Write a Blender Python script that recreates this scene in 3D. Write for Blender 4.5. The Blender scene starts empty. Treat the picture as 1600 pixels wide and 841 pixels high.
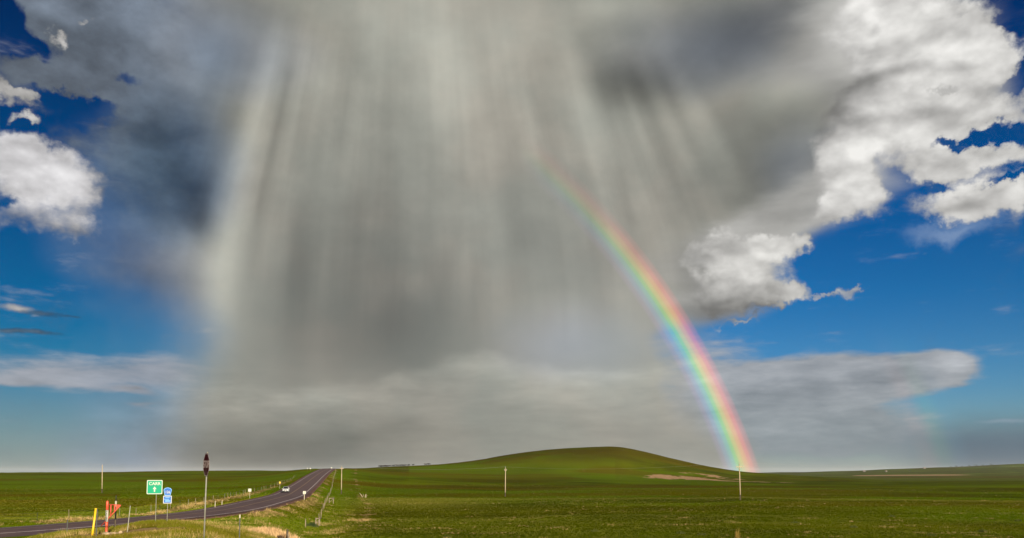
import bpy, bmesh, math, random
import numpy as np
from mathutils import Vector, Matrix

random.seed(7)
rng = np.random.default_rng(11)
R = math.radians
scene = bpy.context.scene
COL = scene.collection

# ------------------------------------------------------------------ camera
EYE = 8.0                               # eye height above the valley floor datum
F = 1250.0 / 1600.0                     # focal length / frame width
PITCH = math.atan(88.0 / 1250.0)
cd = bpy.data.cameras.new('camera')
cam = bpy.data.objects.new('camera', cd)
COL.objects.link(cam)
cam.location = (0, 0, EYE)
cam.rotation_euler = (math.pi / 2 + PITCH, 0, 0)
cd.sensor_width = 36.0
cd.lens = 36.0 * F
cd.shift_y = (650 - 420.5) / 1600.0
cd.clip_start = 0.1
cd.clip_end = 60000
scene.camera = cam

# ------------------------------------------------------------------ exposure
SKY_STRENGTH = 0.1
EXPO = 1.2
vs = scene.view_settings
vs.view_transform = 'Standard'
vs.look = 'None'
vs.gamma = 1.0
vs.exposure = EXPO
vs.use_curve_mapping = False

# ------------------------------------------------------------------ sun (low, behind the camera to the right)
SUN_EL = 11.25
SUN_AZ = 155.5                          # clockwise from +Y
sun_dir = Vector((math.sin(R(SUN_AZ)) * math.cos(R(SUN_EL)), math.cos(R(SUN_AZ)) * math.cos(R(SUN_EL)), math.sin(R(SUN_EL))))
sl = bpy.data.lights.new('sun', 'SUN')
sl.energy = 4.6
sl.angle = R(0.53)
sl.color = (1.0, 0.87, 0.66)
so = bpy.data.objects.new('sun', sl)
COL.objects.link(so)
so.rotation_euler = (-sun_dir).to_track_quat('-Z', 'Y').to_euler()
so.location = (60, -120, 60)

# ------------------------------------------------------------------ world: clear sky, storm cloud, rain, rainbow
world = bpy.data.worlds.new('World')
scene.world = world
world.use_nodes = True
nt = world.node_tree
nt.nodes.clear()
K = 1.0 / (SKY_STRENGTH * 2 ** EXPO)     # display value -> sky colour value


def s2l(c):
    c = c / 255.0
    return c / 12.92 if c <= 0.04045 else ((c + 0.055) / 1.055) ** 2.4


def put(sock, v):
    if isinstance(v, bpy.types.NodeSocket):
        nt.links.new(v, sock)
    elif isinstance(v, (tuple, list)):
        n = len(sock.default_value)
        vv = list(v) + [1.0] * (n - len(v))
        sock.default_value = vv[:n]
    else:
        sock.default_value = v


def M(op, a, b=None, c=None, clamp=False):
    n = nt.nodes.new('ShaderNodeMath')
    n.operation = op
    n.use_clamp = clamp
    for i, v in enumerate((a, b, c)):
        if v is not None:
            put(n.inputs[i], v)
    return n.outputs[0]


def add(*xs):
    r = xs[0]
    for x in xs[1:]:
        r = M('ADD', r, x)
    return r


def mul(*xs):
    r = xs[0]
    for x in xs[1:]:
        r = M('MULTIPLY', r, x)
    return r


def sub(a, b): return M('SUBTRACT', a, b)
def inv(a): return M('SUBTRACT', 1.0, a)


def sm(x, a, b, lo=0.0, hi=1.0, kind='SMOOTHSTEP'):
    n = nt.nodes.new('ShaderNodeMapRange')
    n.interpolation_type = kind
    n.clamp = False                     # smoothstep limits itself
    for i, v in enumerate((x, a, b, lo, hi)):
        put(n.inputs[i], v)
    return n.outputs[0]


def VM(op, a, b=None, s=None):
    n = nt.nodes.new('ShaderNodeVectorMath')
    n.operation = op
    put(n.inputs[0], a)
    if b is not None:
        put(n.inputs[1], b)
    if s is not None:
        put(n.inputs['Scale'], s)
    return n.outputs['Value'] if op in ('DOT_PRODUCT', 'LENGTH') else n.outputs[0]


def MADD(a, b, c):
    n = nt.nodes.new('ShaderNodeVectorMath')
    n.operation = 'MULTIPLY_ADD'
    for i, v in enumerate((a, b, c)):
        put(n.inputs[i], v)
    return n.outputs[0]


def CRGB(r, g, b):
    n = nt.nodes.new('ShaderNodeCombineColor')
    for i, v in enumerate((r, g, b)):
        put(n.inputs[i], v)
    return n.outputs[0]


def SEP(c):
    n = nt.nodes.new('ShaderNodeSeparateColor')
    put(n.inputs[0], c)
    return n.outputs


def rampf(x, stops, interp='LINEAR'):
    return SEP(ramp(x, stops, interp))[0]


def XYZ(x=0.0, y=0.0, z=0.0):
    n = nt.nodes.new('ShaderNodeCombineXYZ')
    for i, v in enumerate((x, y, z)):
        put(n.inputs[i], v)
    return n.outputs[0]


def noise(vec, scale, detail=4.0, rough=0.55, color=False, dist=0.0, dims='3D', lac=2.0):
    n = nt.nodes.new('ShaderNodeTexNoise')
    n.noise_dimensions = dims
    put(n.inputs['Vector'], vec)
    n.inputs['Scale'].default_value = scale
    n.inputs['Detail'].default_value = detail
    n.inputs['Roughness'].default_value = rough
    n.inputs['Lacunarity'].default_value = lac
    n.inputs['Distortion'].default_value = dist
    return n.outputs['Color'] if color else n.outputs['Fac']


def mixc(f, a, b, mode='MIX'):
    n = nt.nodes.new('ShaderNodeMix')
    n.data_type = 'RGBA'
    n.blend_type = mode
    n.clamp_factor = True
    put(n.inputs[0], f)
    put(n.inputs[6], a)
    put(n.inputs[7], b)
    return n.outputs[2]


def ramp(x, stops, interp='LINEAR'):
    n = nt.nodes.new('ShaderNodeValToRGB')
    cr = n.color_ramp
    cr.interpolation = interp
    while len(cr.elements) < len(stops):
        cr.elements.new(0.5)
    for e, (p, c) in zip(cr.elements, stops):
        e.position = p
        e.color = (c, c, c, 1) if not isinstance(c, tuple) else tuple(c[:3]) + (1,)
    put(n.inputs[0], x)
    return n.outputs[0]


def RGB(r, g, b): return (s2l(r), s2l(g), s2l(b), 1.0)


# --- bearing / elevation of a feature measured on the 1600-wide photograph, in degrees
def sky(px, py):
    x = (px - 800) / 1250.0
    t = (650 - py) / 1250.0
    c, s = math.cos(PITCH), math.sin(PITCH)
    v = Vector((x, c - t * s, s + t * c)).normalized()
    return math.degrees(math.atan2(v.x, v.y)), math.degrees(math.asin(v.z))


tc = nt.nodes.new('ShaderNodeTexCoord')
DIR = VM('NORMALIZE', tc.outputs['Generated'])
sx = nt.nodes.new('ShaderNodeSeparateXYZ')
put(sx.inputs[0], DIR)
AZ = mul(M('ARCTAN2', sx.outputs[0], sx.outputs[1]), 180 / math.pi)
EL = mul(M('ARCSINE', sx.outputs[2]), 180 / math.pi)
Q = XYZ(AZ, EL, 0.0)


def warp(vec, scale, amp, detail=2.0, seed=0.0, rough=0.5, ay=1.0):
    n = noise(VM('ADD', DIR, (seed, seed * 0.7, -seed)), scale, detail, rough, color=True)
    n = SEP(n)
    return VM('ADD', vec, MADD(XYZ(n[0], n[1], 0.0), (amp, amp * ay, 0.0), (-0.5 * amp, -0.5 * amp * ay, 0.0)))


def blob(vec, px, py, rx, ry, amp=1.0, rot=0.0, hard=0.0):
    """soft elliptical patch centred on a bearing; radii in photo pixels"""
    a0, e0 = sky(px, py)
    a1, _ = sky(px + 10, py)
    _, e1 = sky(px, py - 10)
    rx, ry = rx * (a1 - a0) / 10, ry * (e1 - e0) / 10
    if not rot:
        v = MADD(vec, (1 / rx, 1 / ry, 0), (-a0 / rx, -e0 / ry, 0))
    else:
        c, s = math.cos(R(rot)), math.sin(R(rot))
        t = VM('SUBTRACT', vec, (a0, e0, 0))
        v = XYZ(VM('DOT_PRODUCT', t, (c / rx, s / rx, 0)), VM('DOT_PRODUCT', t, (-s / ry, c / ry, 0)), 0.0)
    return sm(VM('LENGTH', v), hard, 1.0, amp, 0.0)


def blobs(vec, lst):
    acc = None
    for b in lst:                       # one at a time keeps few values alive in the shader
        v = blob(vec, *b)
        acc = v if acc is None else M('ADD', acc, v)
    return acc


def bound(pts):
    """bearing of an edge as a function of elevation, from (photo y, photo x) pairs"""
    st = []
    for y, x in sorted(pts, reverse=True):
        a, e = sky(x, y)
        st.append(((e + 2) / 34.0, (a + 45) / 90.0))
    st.sort()
    return sub(mul(rampf(M('DIVIDE', add(EL, 2.0), 34.0), st, 'EASE'), 90.0), 45.0)


# soft and puffy sampling positions
Qs = warp(Q, 5.0, 4.0, 2.0, 0.0, 0.5)
Qp = warp(warp(Q, 9.0, 5.0, 4.0, 3.1, 0.55, 0.7), 40.0, 2.3, 4.0, 7.7, 0.62)

# --- clear sky
skt = nt.nodes.new('ShaderNodeTexSky')
skt.sky_type = 'NISHITA'
skt.sun_disc = False
skt.sun_elevation = R(SUN_EL)
skt.sun_rotation = R(SUN_AZ)
skt.air_density = 1.0
skt.dust_density = 0.6
skt.ozone_density = 2.0
skt.altitude = 1700
TS = 2 ** (0.7 - EXPO)
TINT = ramp(M('DIVIDE', add(EL, 0.0), 32.0), [(p_, tuple(q_ * TS for q_ in c_)) for p_, c_ in [(0.0, (0.44, 0.46, 0.50)), (0.10, (0.26, 0.40, 0.50)), (0.22, (0.15, 0.37, 0.54)), (0.36, (0.040, 0.31, 0.54)),
            (0.55, (0.004, 0.25, 0.51)), (0.85, (0.003, 0.125, 0.34)), (1.0, (0.003, 0.10, 0.27))]])
clear = mixc(1.0, skt.outputs[0], TINT, 'MULTIPLY')
dim = sm(AZ, -30.0, 2.0, 0.56, 1.0)      # the sky is deeper on the side away from the sun
clear = mixc(1.0, clear, CRGB(M('POWER', dim, sm(EL, 4.0, 13.0, 1.1, 6.0)), dim, dim), 'MULTIPLY')
col = clear


def lay(col, rgb, alpha):
    return mixc(alpha, col, rgb)


def grey(L, tint):
    """display grey level (0..1) times tint -> sky colour"""
    g = mul(M('POWER', M('MAXIMUM', L, 0.0), 2.2), K)
    return mixc(1.0, CRGB(g, g, g), tint, 'MULTIPLY')


def disp(r, g, b):
    return tuple(s2l(v) * K for v in (r, g, b)) + (1.0,)


n1 = noise(VM('MULTIPLY', DIR, (1, 1, 1.5)), 14.0, 7.0, 0.58)
# --- low bank of thin cloud along the horizon
nb = noise(VM('MULTIPLY', DIR, (1.0, 1.0, 5.0)), 9.0, 5.0, 0.55)
nb2 = noise(VM('MULTIPLY', DIR, (1.0, 1.0, 4.0)), 30.0, 4.0, 0.6)
nbk = sub(mul(add(nb, mul(nb2, 0.5)), 1.0), 0.75)
bank = blobs(Qs, [(150, 578, 330, 46, 0.75), (60, 592, 160, 28, 0.4), (250, 560, 130, 40, 0.4), (205, 606, 70, 12, 0.8), (215, 631, 60, 10, 0.6), (25, 594, 60, 12, 0.4)])
a_bank = M('MULTIPLY', sm(add(bank, mul(nbk, 1.1)), 0.10, 0.85), 0.85)
col = lay(col, grey(add(0.64, mul(nbk, 0.30)), (0.97, 0.98, 1.06, 1)), a_bank)

# right-hand anvil
Qa = warp(Q, 14.0, 1.6, 4.0, 1.3, 0.6, 0.5)
anv = blobs(Qa, [(1330, 590, 240, 52, 0.95, 0, 0.5), (1470, 575, 82, 36, 0.9, 0, 0.35), (1250, 625, 260, 90, 0.8), (1340, 670, 190, 70, 0.8), (1180, 680, 220, 110, 0.9),
                 (1400, 700, 160, 60, 0.5), (1290, 655, 120, 40, 0.4), (1505, 604, 30, 8, 0.4), (1090, 600, 170, 130, 0.9)])
a_anv = M('MULTIPLY', sm(add(anv, mul(nbk, 1.25)), 0.16, 1.0), 0.86)
Lanv = add(0.61, mul(nbk, 0.34), blob(Qa, 1490, 570, 70, 28, 0.14), blob(Qa, 1310, 582, 60, 22, 0.05), blob(Qa, 1400, 625, 130, 18, 0.05, 8), blob(Qa, 1300, 712, 260, 40, -0.05), blob(Qa, 1390, 588, 90, 22, -0.05))
col = lay(col, grey(Lanv, (0.995, 1.0, 1.01, 1)), a_anv)
# general paling into the horizon, then a slate bar low on the right
pale = sm(EL, 0.0, 6.0, 0.55, 0.0)
col = lay(col, disp(118, 137, 150), pale)
bar = mul(sm(add(EL, mul(nbk, 1.2)), 1.6, 4.4, 1.0, 0.0), sm(AZ, 24, 30), 0.85)
col = lay(col, disp(84, 102, 120), bar)
col = lay(col, disp(150, 165, 180), M('MULTIPLY', blob(Qa, 1575, 658, 70, 5, 1.0), 0.5))

# --- shared billow noise, sampled again a little towards the light
LIT = VM('SCALE', XYZ(0.25, 0.1, 0.9), None, 0.016)


def puff(scale, sq):
    v = VM('MULTIPLY', VM('ADD', DIR, (0.4, -0.4, 0.1)), (1.0, 1.0, sq))
    return noise(v, scale, 8.0, 0.58, dist=0.1), noise(v, scale * 0.9, 3.5, 0.45), noise(VM('ADD', v, LIT), scale * 0.9, 3.5, 0.45)


PUFF = (puff(21.0, 1.5), puff(40.0, 1.8))

# --- upper left grey-blue cloud with blue gaps
ul = add(blobs(Qp, [(90, 30, 260, 150, 0.9, 0, 0.2), (200, 90, 190, 170, 1.0, 0, 0.2), (60, 110, 120, 60, 0.5), (230, 250, 140, 150, 0.7), (110, 205, 110, 36, 0.3)]),
         blobs(Qp, [(52, 62, 84, 52, -1.9), (5, 25, 55, 60, -1.6), (125, 150, 95, 32, -1.8, -12), (190, 116, 46, 24, -1.4, -20), (40, 192, 70, 24, -0.9)]), mul(sub(n1, 0.5), 1.3))
a_ul = sm(add(ul, mul(sub(PUFF[1][0], 0.5), 0.6)), 0.05, 0.95)
Lul = add(0.395, mul(sub(n1, 0.5), 0.48), blobs(Qs, [(330, 40, 170, 70, 0.07), (230, 20, 120, 60, 0.08), (90, 20, 90, 30, 0.12), (250, 270, 140, 110, -0.07), (200, 150, 80, 60, 0.02)]))
col = lay(col, grey(Lul, (0.80, 0.97, 1.22, 1)), a_ul)

# --- storm body: left and right edges, then its greys
L_e = bound([(-80, 250), (60, 245), (150, 225), (230, 170), (330, 175), (420, 175), (470, 215), (520, 245), (600, 200), (690, 150), (760, 120)])
R_e = bound([(-80, 1360), (60, 1370), (140, 1400), (210, 1310), (300, 1300), (350, 1275), (420, 1190), (480, 1120), (530, 1050), (600, 1080), (735, 1170), (760, 1180)])
n2 = noise(DIR, 7.0, 5.0, 0.55)
wob = mul(sub(n2, 0.5), 9.0)
wl = sm(EL, 8.0, 22.0, 5.0, 3.2)
aL = sm(M('DIVIDE', sub(add(AZ, wob), L_e), wl), -1.0, 1.0)
aR = sm(M('DIVIDE', sub(add(AZ, wob), R_e), 2.8), -1.0, 1.0, 1.0, 0.0)
up = sm(EL, 60, 80, 1.0, 0.0)
# top of the low cloud bank seen through the rain
bst = []
for x_, y_ in ((150, 610), (230, 598), (300, 585), (400, 592), (480, 604), (560, 594), (640, 572), (700, 556), (760, 549), (820, 557), (880, 574), (1000, 572), (1150, 566)):
    a_, e_ = sky(x_, y_)
    bst.append(((a_ + 45) / 90.0, e_ / 34.0))
E_b = mul(rampf(M('DIVIDE', add(AZ, 45.0), 90.0), bst, 'EASE'), 34.0)
db = sub(add(E_b, mul(sub(n1, 0.5), 1.6)), EL)
low = mul(sm(db, -0.25, 0.7), sm(db, 0.7, 5.0, 1.0, 0.15))
a_storm = mul(aL, aR, up)
# opacity: the left underside lets some blue through
thin = add(0.97, blobs(Qs, [(240, 520, 170, 120, -0.55), (150, 640, 240, 130, -0.38), (230, 250, 130, 170, -0.12), (1140, 540, 100, 90, -0.2)]))
a_storm = mul(a_storm, thin)

# rain fall streaks fan out from above
a_f, e_f = sky(640, 0)
S = M('DIVIDE', sub(AZ, a_f), sub(66.0, M('SMOOTH_MAX', EL, 15.0, 8.0)))   # fans out aloft, falls straight lower down
Sv = XYZ(mul(S, 1.0), mul(EL, 0.004), 0.0)
st1 = noise(XYZ(S, mul(EL, 0.005), 0.0), 8.5, 2.0, 0.5)
st2 = noise(XYZ(S, mul(EL, 0.0035), 3.3), 27.0, 2.0, 0.5)
st3 = noise(XYZ(S, mul(EL, 0.0015), 6.1), 70.0, 2.0, 0.5)
stk = add(sub(st1, 0.5), mul(sub(st2, 0.5), sm(n2, 0.35, 0.65, 0.15, 0.70)), mul(sub(st3, 0.5), 0.16))
m_rain = mul(sm(EL, 6.0, 14.0), sm(S, -0.40, -0.30), sm(S, 0.42, 0.56, 1.0, 0.0), sm(add(EL, mul(M('ABSOLUTE', add(S, 0.02)), 22.0)), 30.0, 37.0, 1.0, 0.25))


def streak(px, py, wpx, hpx, amp):
    """one rain shaft along the fan"""
    a, e = sky(px, py)
    a2, _ = sky(px + wpx, py)
    h_ = max(8.0 - abs(e - 15.0), 0.0) / 8.0
    em = max(e, 15.0) + h_**3 * 8.0 / 6.0
    s0 = (a - a_f) / (66.0 - em)
    ws = (a2 - a) / (66.0 - em)
    _, e2 = sky(px, py - hpx)
    x = M('DIVIDE', sub(S, s0), ws)
    y = M('DIVIDE', sub(EL, e), e2 - e)
    d = M('SQRT', add(mul(x, x), mul(y, y)))
    return sm(d, 0.0, 1.0, amp, 0.0)


SHAFTS = [(368, 300, 52, 340, 0.10), (392, 250, 34, 260, 0.03), (340, 430, 70, 200, 0.05), (395, 180, 26, 190, 0.04), (455, 190, 20, 200, 0.045), (430, 210, 12, 200, -0.04),
             (500, 150, 40, 200, 0.03), (350, 480, 70, 200, 0.05), (905, 140, 40, 220, 0.06), (935, 240, 60, 200, 0.05),
             (1093, 190, 34, 150, 0.07), (1050, 200, 24, 150, 0.045), (1128, 225, 24, 120, 0.03), (1004, 215, 14, 130, 0.04), (1010, 170, 18, 160, -0.03), (985, 240, 22, 140, 0.035),
             (850, 200, 30, 160, -0.03), (468, 430, 48, 270, -0.055), (530, 420, 46, 230, -0.035), (700, 110, 60, 200, 0.06), (545, 260, 20, 220, 0.025)]
shafts = None
for p_ in SHAFTS:
    v_ = streak(*p_)
    shafts = v_ if shafts is None else M('ADD', shafts, v_)
Lst = add(0.558, mul(stk, m_rain, 0.20), mul(sub(n2, 0.5), 0.10), mul(low, add(0.045, mul(nbk, 0.10), mul(sub(n1, 0.5), 0.07))), mul(sub(n1, 0.5), sm(EL, 9.0, 20.0, 0.03, 0.13)), mul(sub(n1, 0.5), sm(AZ, -26.0, -18.0, 0.22, 0.0)), shafts,
          blobs(Qs, [(680, 40, 330, 300, 0.12), (800, 230, 260, 240, 0.055), (570, 470, 200, 200, -0.085), (640, 540, 230, 90, -0.05), (1015, 125, 140, 75, -0.15), (1180, 50, 210, 105, -0.15),
                     (975, 5, 120, 48, 0.10), (1190, 270, 170, 130, -0.085), (1060, 400, 120, 70, 0.03), (1290, 120, 180, 100, 0.16), (1340, 60, 110, 70, 0.16), (1250, 175, 170, 50, -0.06), (930, 540, 280, 200, 0.075), (1010, 670, 260, 110, -0.015),
                     (450, 700, 360, 90, -0.13), (250, 245, 170, 190, -0.25), (300, 330, 40, 120, -0.06, 20), (190, 425, 150, 80, -0.13), (265, 380, 80, 70, 0.09), (320, 50, 150, 70, -0.02),
                     (400, 10, 100, 50, -0.06), (150, 330, 90, 90, -0.04), (760, 570, 110, 22, 0.035), (1120, 470, 120, 40, -0.08), (1240, 60, 60, 90, -0.03)]),
          mul(nbk, sm(EL, 3.0, 10.0, 0.10, 0.0)))
warm = sm(add(AZ, mul(wob, 0.3)), -26.0, -20.0)
tint_s = mixc(warm, (0.74, 0.96, 1.28, 1), mixc(sm(n2, 0.35, 0.68), (0.99, 1.0, 0.86, 1), (1.04, 0.985, 0.83, 1)))
rosy = M('MULTIPLY', blob(Qs, 180, 420, 170, 110, 1.0), 0.8)
tint_s = mixc(rosy, tint_s, (0.93, 0.96, 1.10, 1))
cool2 = blobs(Qs, [(1150, 60, 260, 110, 0.75), (900, 530, 180, 80, 0.5), (310, 60, 230, 140, 0.95), (250, 230, 150, 160, 1.0), (1240, 270, 90, 110, 0.6)])
tint_s = mixc(cool2, tint_s, (0.86, 0.985, 1.17, 1))
slate = add(blob(Qs, 235, 250, 190, 170, 0.95), blob(Qs, 345, 110, 70, 110, 0.25))
tint_s = mixc(slate, tint_s, (0.60, 1.0, 1.52, 1))
col = lay(col, grey(Lst, tint_s), a_storm)
# grey gap of blue just right of the dark core
# --- cumulus
def cumulus(col, pos, neg, base, Lbl, tint, scale=20.0, k=1.15, t0=0.30, t1=0.60, gain=1.3, seed=0.0, sq=1.5, amax=1.0, vec=None, pre=None):
    f0, g0, g1 = PUFF[0] if scale < 33 else PUFF[1]
    vv = Qp if vec is None else vec
    p0 = blobs(vv, pos)
    d = add(p0, mul(add(mul(sub(f0, 0.5), k), mul(sub(PUFF[1][0], 0.5), 0.5)), sm(p0, 0.0, 0.35)))
    if neg:
        d = add(d, blobs(vv, neg))
    if pre is not None:
        d = M('ADD', d, pre)
    a = M('MULTIPLY', sm(d, t0, t1), amax)
    bil = M('ABSOLUTE', sub(mul(f0, 2.0), 1.0))
    rel = add(mul(sub(g0, g1), gain * 0.9), mul(sub(bil, 0.22), 0.16))
    core = sm(d, t0, 1.5, -0.05, 0.06)
    L = add(base, rel, core)
    if Lbl:
        L = add(L, blobs(Qs, Lbl))
    L = M('MINIMUM', L, 0.95)
    return lay(col, grey(L, tint), a)


# left bright cumulus
col = cumulus(col, [(50, 262, 140, 74, 0.95, 0, 0.2), (105, 300, 100, 90, 0.8, 0, 0.15), (20, 330, 90, 50, 0.6), (125, 365, 80, 40, 0.6), (70, 222, 100, 30, 0.5), (15, 230, 90, 50, 0.5), (140, 250, 60, 50, 0.4)],
              [(0, 405, 130, 40, -1.2), (12, 305, 26, 16, -0.5), (230, 320, 120, 150, -0.6), (50, 375, 40, 14, -0.4)], 0.755,
              [(70, 270, 110, 60, 0.05), (130, 350, 90, 60, -0.14), (60, 360, 90, 26, -0.10), (180, 270, 70, 110, -0.18), (40, 240, 60, 24, -0.05), (30, 305, 60, 20, -0.06)], (1.0, 0.985, 1.0, 1), 22.0, 1.7, 0.12, 1.10, 0.75)
col = cumulus(col, [(20, 140, 70, 36, 1.1), (60, 140, 40, 18, 0.8), (45, 178, 50, 16, 1.1, 25), (105, 48, 22, 24, 0.9), (155, 35, 20, 12, 0.7)], [], 0.68, [], (1.0, 0.98, 0.95, 1), 30.0, 0.9, 0.30, 1.0, 0.8)
col = cumulus(col, [(22, 481, 46, 13, 1.1), (50, 494, 14, 6, 0.6)], [], 0.70, [], (1.0, 0.95, 0.92, 1), 40.0, 1.0, 0.15, 1.2, 0.5, vec=Qa)
col = cumulus(col, [(60, 490, 66, 9, 1.1), (115, 496, 30, 4, 0.9), (48, 519, 80, 7, 1.2), (5, 519, 40, 6, 1.0)], [], 0.32, [], (0.75, 0.98, 1.25, 1), 40.0, 0.9, 0.15, 1.3, 0.3, amax=0.75, vec=Qa)
col = cumulus(col, [(205, 606, 62, 8, 1.0), (225, 631, 58, 7, 1.0), (120, 633, 22, 6, 0.6), (20, 593, 60, 8, 0.7), (250, 551, 90, 14, 0.5)], [], 0.60, [], (1.0, 0.96, 0.96, 1), 40.0, 0.7, 0.35, 1.3, 0.4, amax=0.55, vec=Qa)
# soft bright cloud joining the storm to the right cumulus
nh = noise(VM('MULTIPLY', DIR, (1.0, 1.0, 3.0)), 15.0, 5.0, 0.5)
sr = blobs(Qs, [(1300, 85, 170, 140, 0.9), (1400, 50, 220, 120, 1.0), (1420, 165, 220, 90, 1.0), (1310, 285, 150, 100, 0.9), (1235, 335, 130, 55, 0.8), (1490, 110, 140, 90, 0.9), (1100, 405, 150, 75, 0.75), (1135, 455, 140, 54, 0.95), (1175, 365, 130, 52, 0.85)])
Lsr = add(0.70, mul(sub(nh, 0.5), 0.22), blobs(Qs, [(1190, 80, 150, 110, -0.20), (1300, 158, 170, 34, -0.10), (1245, 215, 130, 110, -0.24), (1400, 118, 150, 18, -0.06), (1330, 40, 110, 60, 0.08), (1340, 260, 70, 70, 0.10),
                                           (1230, 330, 120, 50, -0.10), (1085, 405, 130, 70, -0.17), (1125, 470, 150, 38, -0.22), (1450, 80, 140, 40, 0.06)]))
col = lay(col, grey(Lsr, (1.0, 0.99, 0.94, 1)), M('MULTIPLY', sm(add(sr, mul(sub(nh, 0.5), 0.5)), 0.08, 0.95), 0.96))
# right bright cumulus, thinning out into the storm cloud on its left
FADE_R = sub(blobs(Qs, [(1325, 275, 90, 95, 0.8), (1340, 10, 70, 60, 0.9)]), sm(AZ, sky(1160, 200)[0], sky(1400, 200)[0], 1.2, 0.0))
col = cumulus(col, [(1400, 40, 170, 110, 1.1, 0, 0.4), (1480, 65, 120, 80, 1.1, 0, 0.4), (1430, 120, 190, 85, 1.1, 0, 0.3), (1545, 95, 80, 44, 1.0), (1370, 190, 190, 70, 1.0, 0, 0.2), (1510, 165, 180, 42, 1.1, -5, 0.2),
                    (1330, 265, 100, 95, 1.1, 0, 0.2), (1330, 325, 110, 52, 1.0), (1530, 235, 160, 40, 1.2, 0, 0.2), (1530, 303, 140, 48, 1.35, 0, 0.3), (1460, 255, 70, 34, 0.8), (1600, 320, 60, 60, 0.5), (1430, 215, 110, 44, 0.8),
                    (1280, 340, 80, 34, 0.8), (1240, 360, 40, 24, 0.5)],
              [(1500, 18, 36, 14, -0.9), (1562, 45, 44, 22, -0.9), (1535, 197, 62, 17, -1.6, 12), (1592, 112, 30, 24, -1.2), (1485, 139, 40, 10, -0.9), (1402, 288, 34, 26, -0.7), (1575, 272, 60, 9, -0.9),
               (1472, 278, 22, 10, -0.8), (1590, 187, 50, 14, -1.0), (1425, 368, 110, 34, -1.0), (1480, 212, 40, 12, -0.9), (1385, 262, 22, 22, -0.6)], 0.78,
              [(1360, 20, 90, 60, 0.11), (1490, 85, 130, 60, 0.07), (1400, 128, 190, 50, -0.02), (1290, 165, 130, 60, -0.15), (1335, 262, 70, 70, 0.10), (1270, 200, 100, 90, -0.14), (1430, 185, 130, 24, -0.14),
               (1530, 243, 140, 22, -0.11), (1520, 335, 130, 20, -0.14), (1290, 335, 70, 34, -0.08), (1510, 298, 110, 24, 0.06), (1390, 215, 60, 40, 0.06), (1440, 114, 140, 15, -0.15), (1330, 140, 110, 26, -0.12), (1510, 190, 120, 16, -0.06), (1480, 60, 90, 16, -0.04)],
              (1.0, 0.985, 0.95, 1), 20.0, 1.4, 0.12, 1.0, 0.65, pre=FADE_R)
# haze under the right cumulus
col = lay(col, disp(150, 170, 200), M('MULTIPLY', blob(Qp, 1490, 352, 110, 26, 1.0), 0.55))
# lower right cumulus, dark base, small tail
FADE_L = sub(0.0, sm(AZ, sky(1000, 420)[0], sky(1110, 420)[0], 0.8, 0.0))
col = cumulus(col, [(1150, 402, 140, 46, 1.1, 0, 0.3), (1205, 385, 66, 34, 1.0), (1150, 455, 130, 44, 1.0, 0, 0.3), (1140, 478, 120, 24, 0.8), (1225, 462, 60, 22, 0.9), (1250, 372, 16, 28, 1.0, -30), (1145, 499, 60, 7, 0.8)],
              [(1264, 416, 34, 30, -1.1), (1165, 350, 70, 12, -0.6), (1060, 500, 50, 14, -0.5), (1100, 478, 110, 30, -0.7)], 0.755,
              [(1180, 396, 90, 36, 0.08), (1115, 468, 150, 36, -0.32), (1180, 474, 90, 22, -0.14), (1085, 395, 50, 22, -0.14), (1065, 440, 70, 36, -0.14), (1200, 440, 60, 14, -0.06), (1225, 458, 40, 16, 0.06), (1150, 500, 60, 8, 0.14)],
              (1.0, 0.985, 0.94, 1), 26.0, 1.1, 0.14, 0.95, 0.65, vec=Qp, pre=FADE_L)
col = cumulus(col, [(1322, 447, 38, 16, 1.1), (1280, 455, 50, 7, 1.0, 8), (1345, 440, 28, 7, 0.7)], [], 0.68, [], (0.97, 0.98, 1.0, 1), 40.0, 1.0, 0.15, 1.25, 0.5, amax=0.85, vec=Qp)
col = cumulus(col, [(1445, 398, 14, 7, 0.9), (1345, 371, 10, 12, 0.5)], [], 0.6, [], (0.95, 0.98, 1.05, 1), 60.0, 0.8, 0.4, 1.3, 0.5, amax=0.3, vec=Qa)

# --- rainbow: rings about the antisolar point
anti = -sun_dir
ang = mul(M('ARCCOSINE', M('MINIMUM', VM('DOT_PRODUCT', DIR, tuple(anti)), 0.99999)), 180 / math.pi)
B0, B1 = 40.55, 43.05


def bow(x, lo, hi, stops):
    return ramp(sm(x, lo, hi, 0.0, 1.0, 'LINEAR'), stops, 'EASE')


stops = [(0.0, (0, 0, 0)), (0.12, (0.05, 0.03, 0.10)), (0.24, (0.02, 0.11, 0.22)), (0.36, (0.00, 0.28, 0.22)), (0.45, (0.08, 0.42, 0.03)), (0.55, (0.44, 0.40, 0.0)),
         (0.66, (0.62, 0.24, 0.0)), (0.77, (0.56, 0.06, 0.02)), (0.89, (0.24, 0.02, 0.02)), (1.0, (0, 0, 0))]
bowc = bow(ang, B0, B1, stops)
bn = noise(DIR, 6.0, 3.0)
bstr = mul(rampf(M('DIVIDE', EL, 30.0), [(0.0, 0.95), (0.28, 0.80), (0.42, 0.58), (0.53, 0.32), (0.62, 0.15), (0.71, 0.075), (0.82, 0.03), (0.97, 0.0)], 'EASE'), sm(bn, 0.25, 0.6, 0.85, 1.1))
bstr = mul(bstr, sm(AZ, 0.0, 3.0), K * 0.86)
bowv = mixc(1.0, bowc, CRGB(bstr, bstr, bstr), 'MULTIPLY')
sec = bow(ang, 52.2, 55.6, [(0.0, (0, 0, 0)), (0.25, (0.10, 0.03, 0.01)), (0.5, (0.02, 0.08, 0.01)), (0.75, (0.0, 0.03, 0.05)), (1.0, (0, 0, 0))])
sstr = mul(sm(EL, 4.0, 10.0, K * 0.34, 0.0), sm(AZ, 20, 24))
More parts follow.
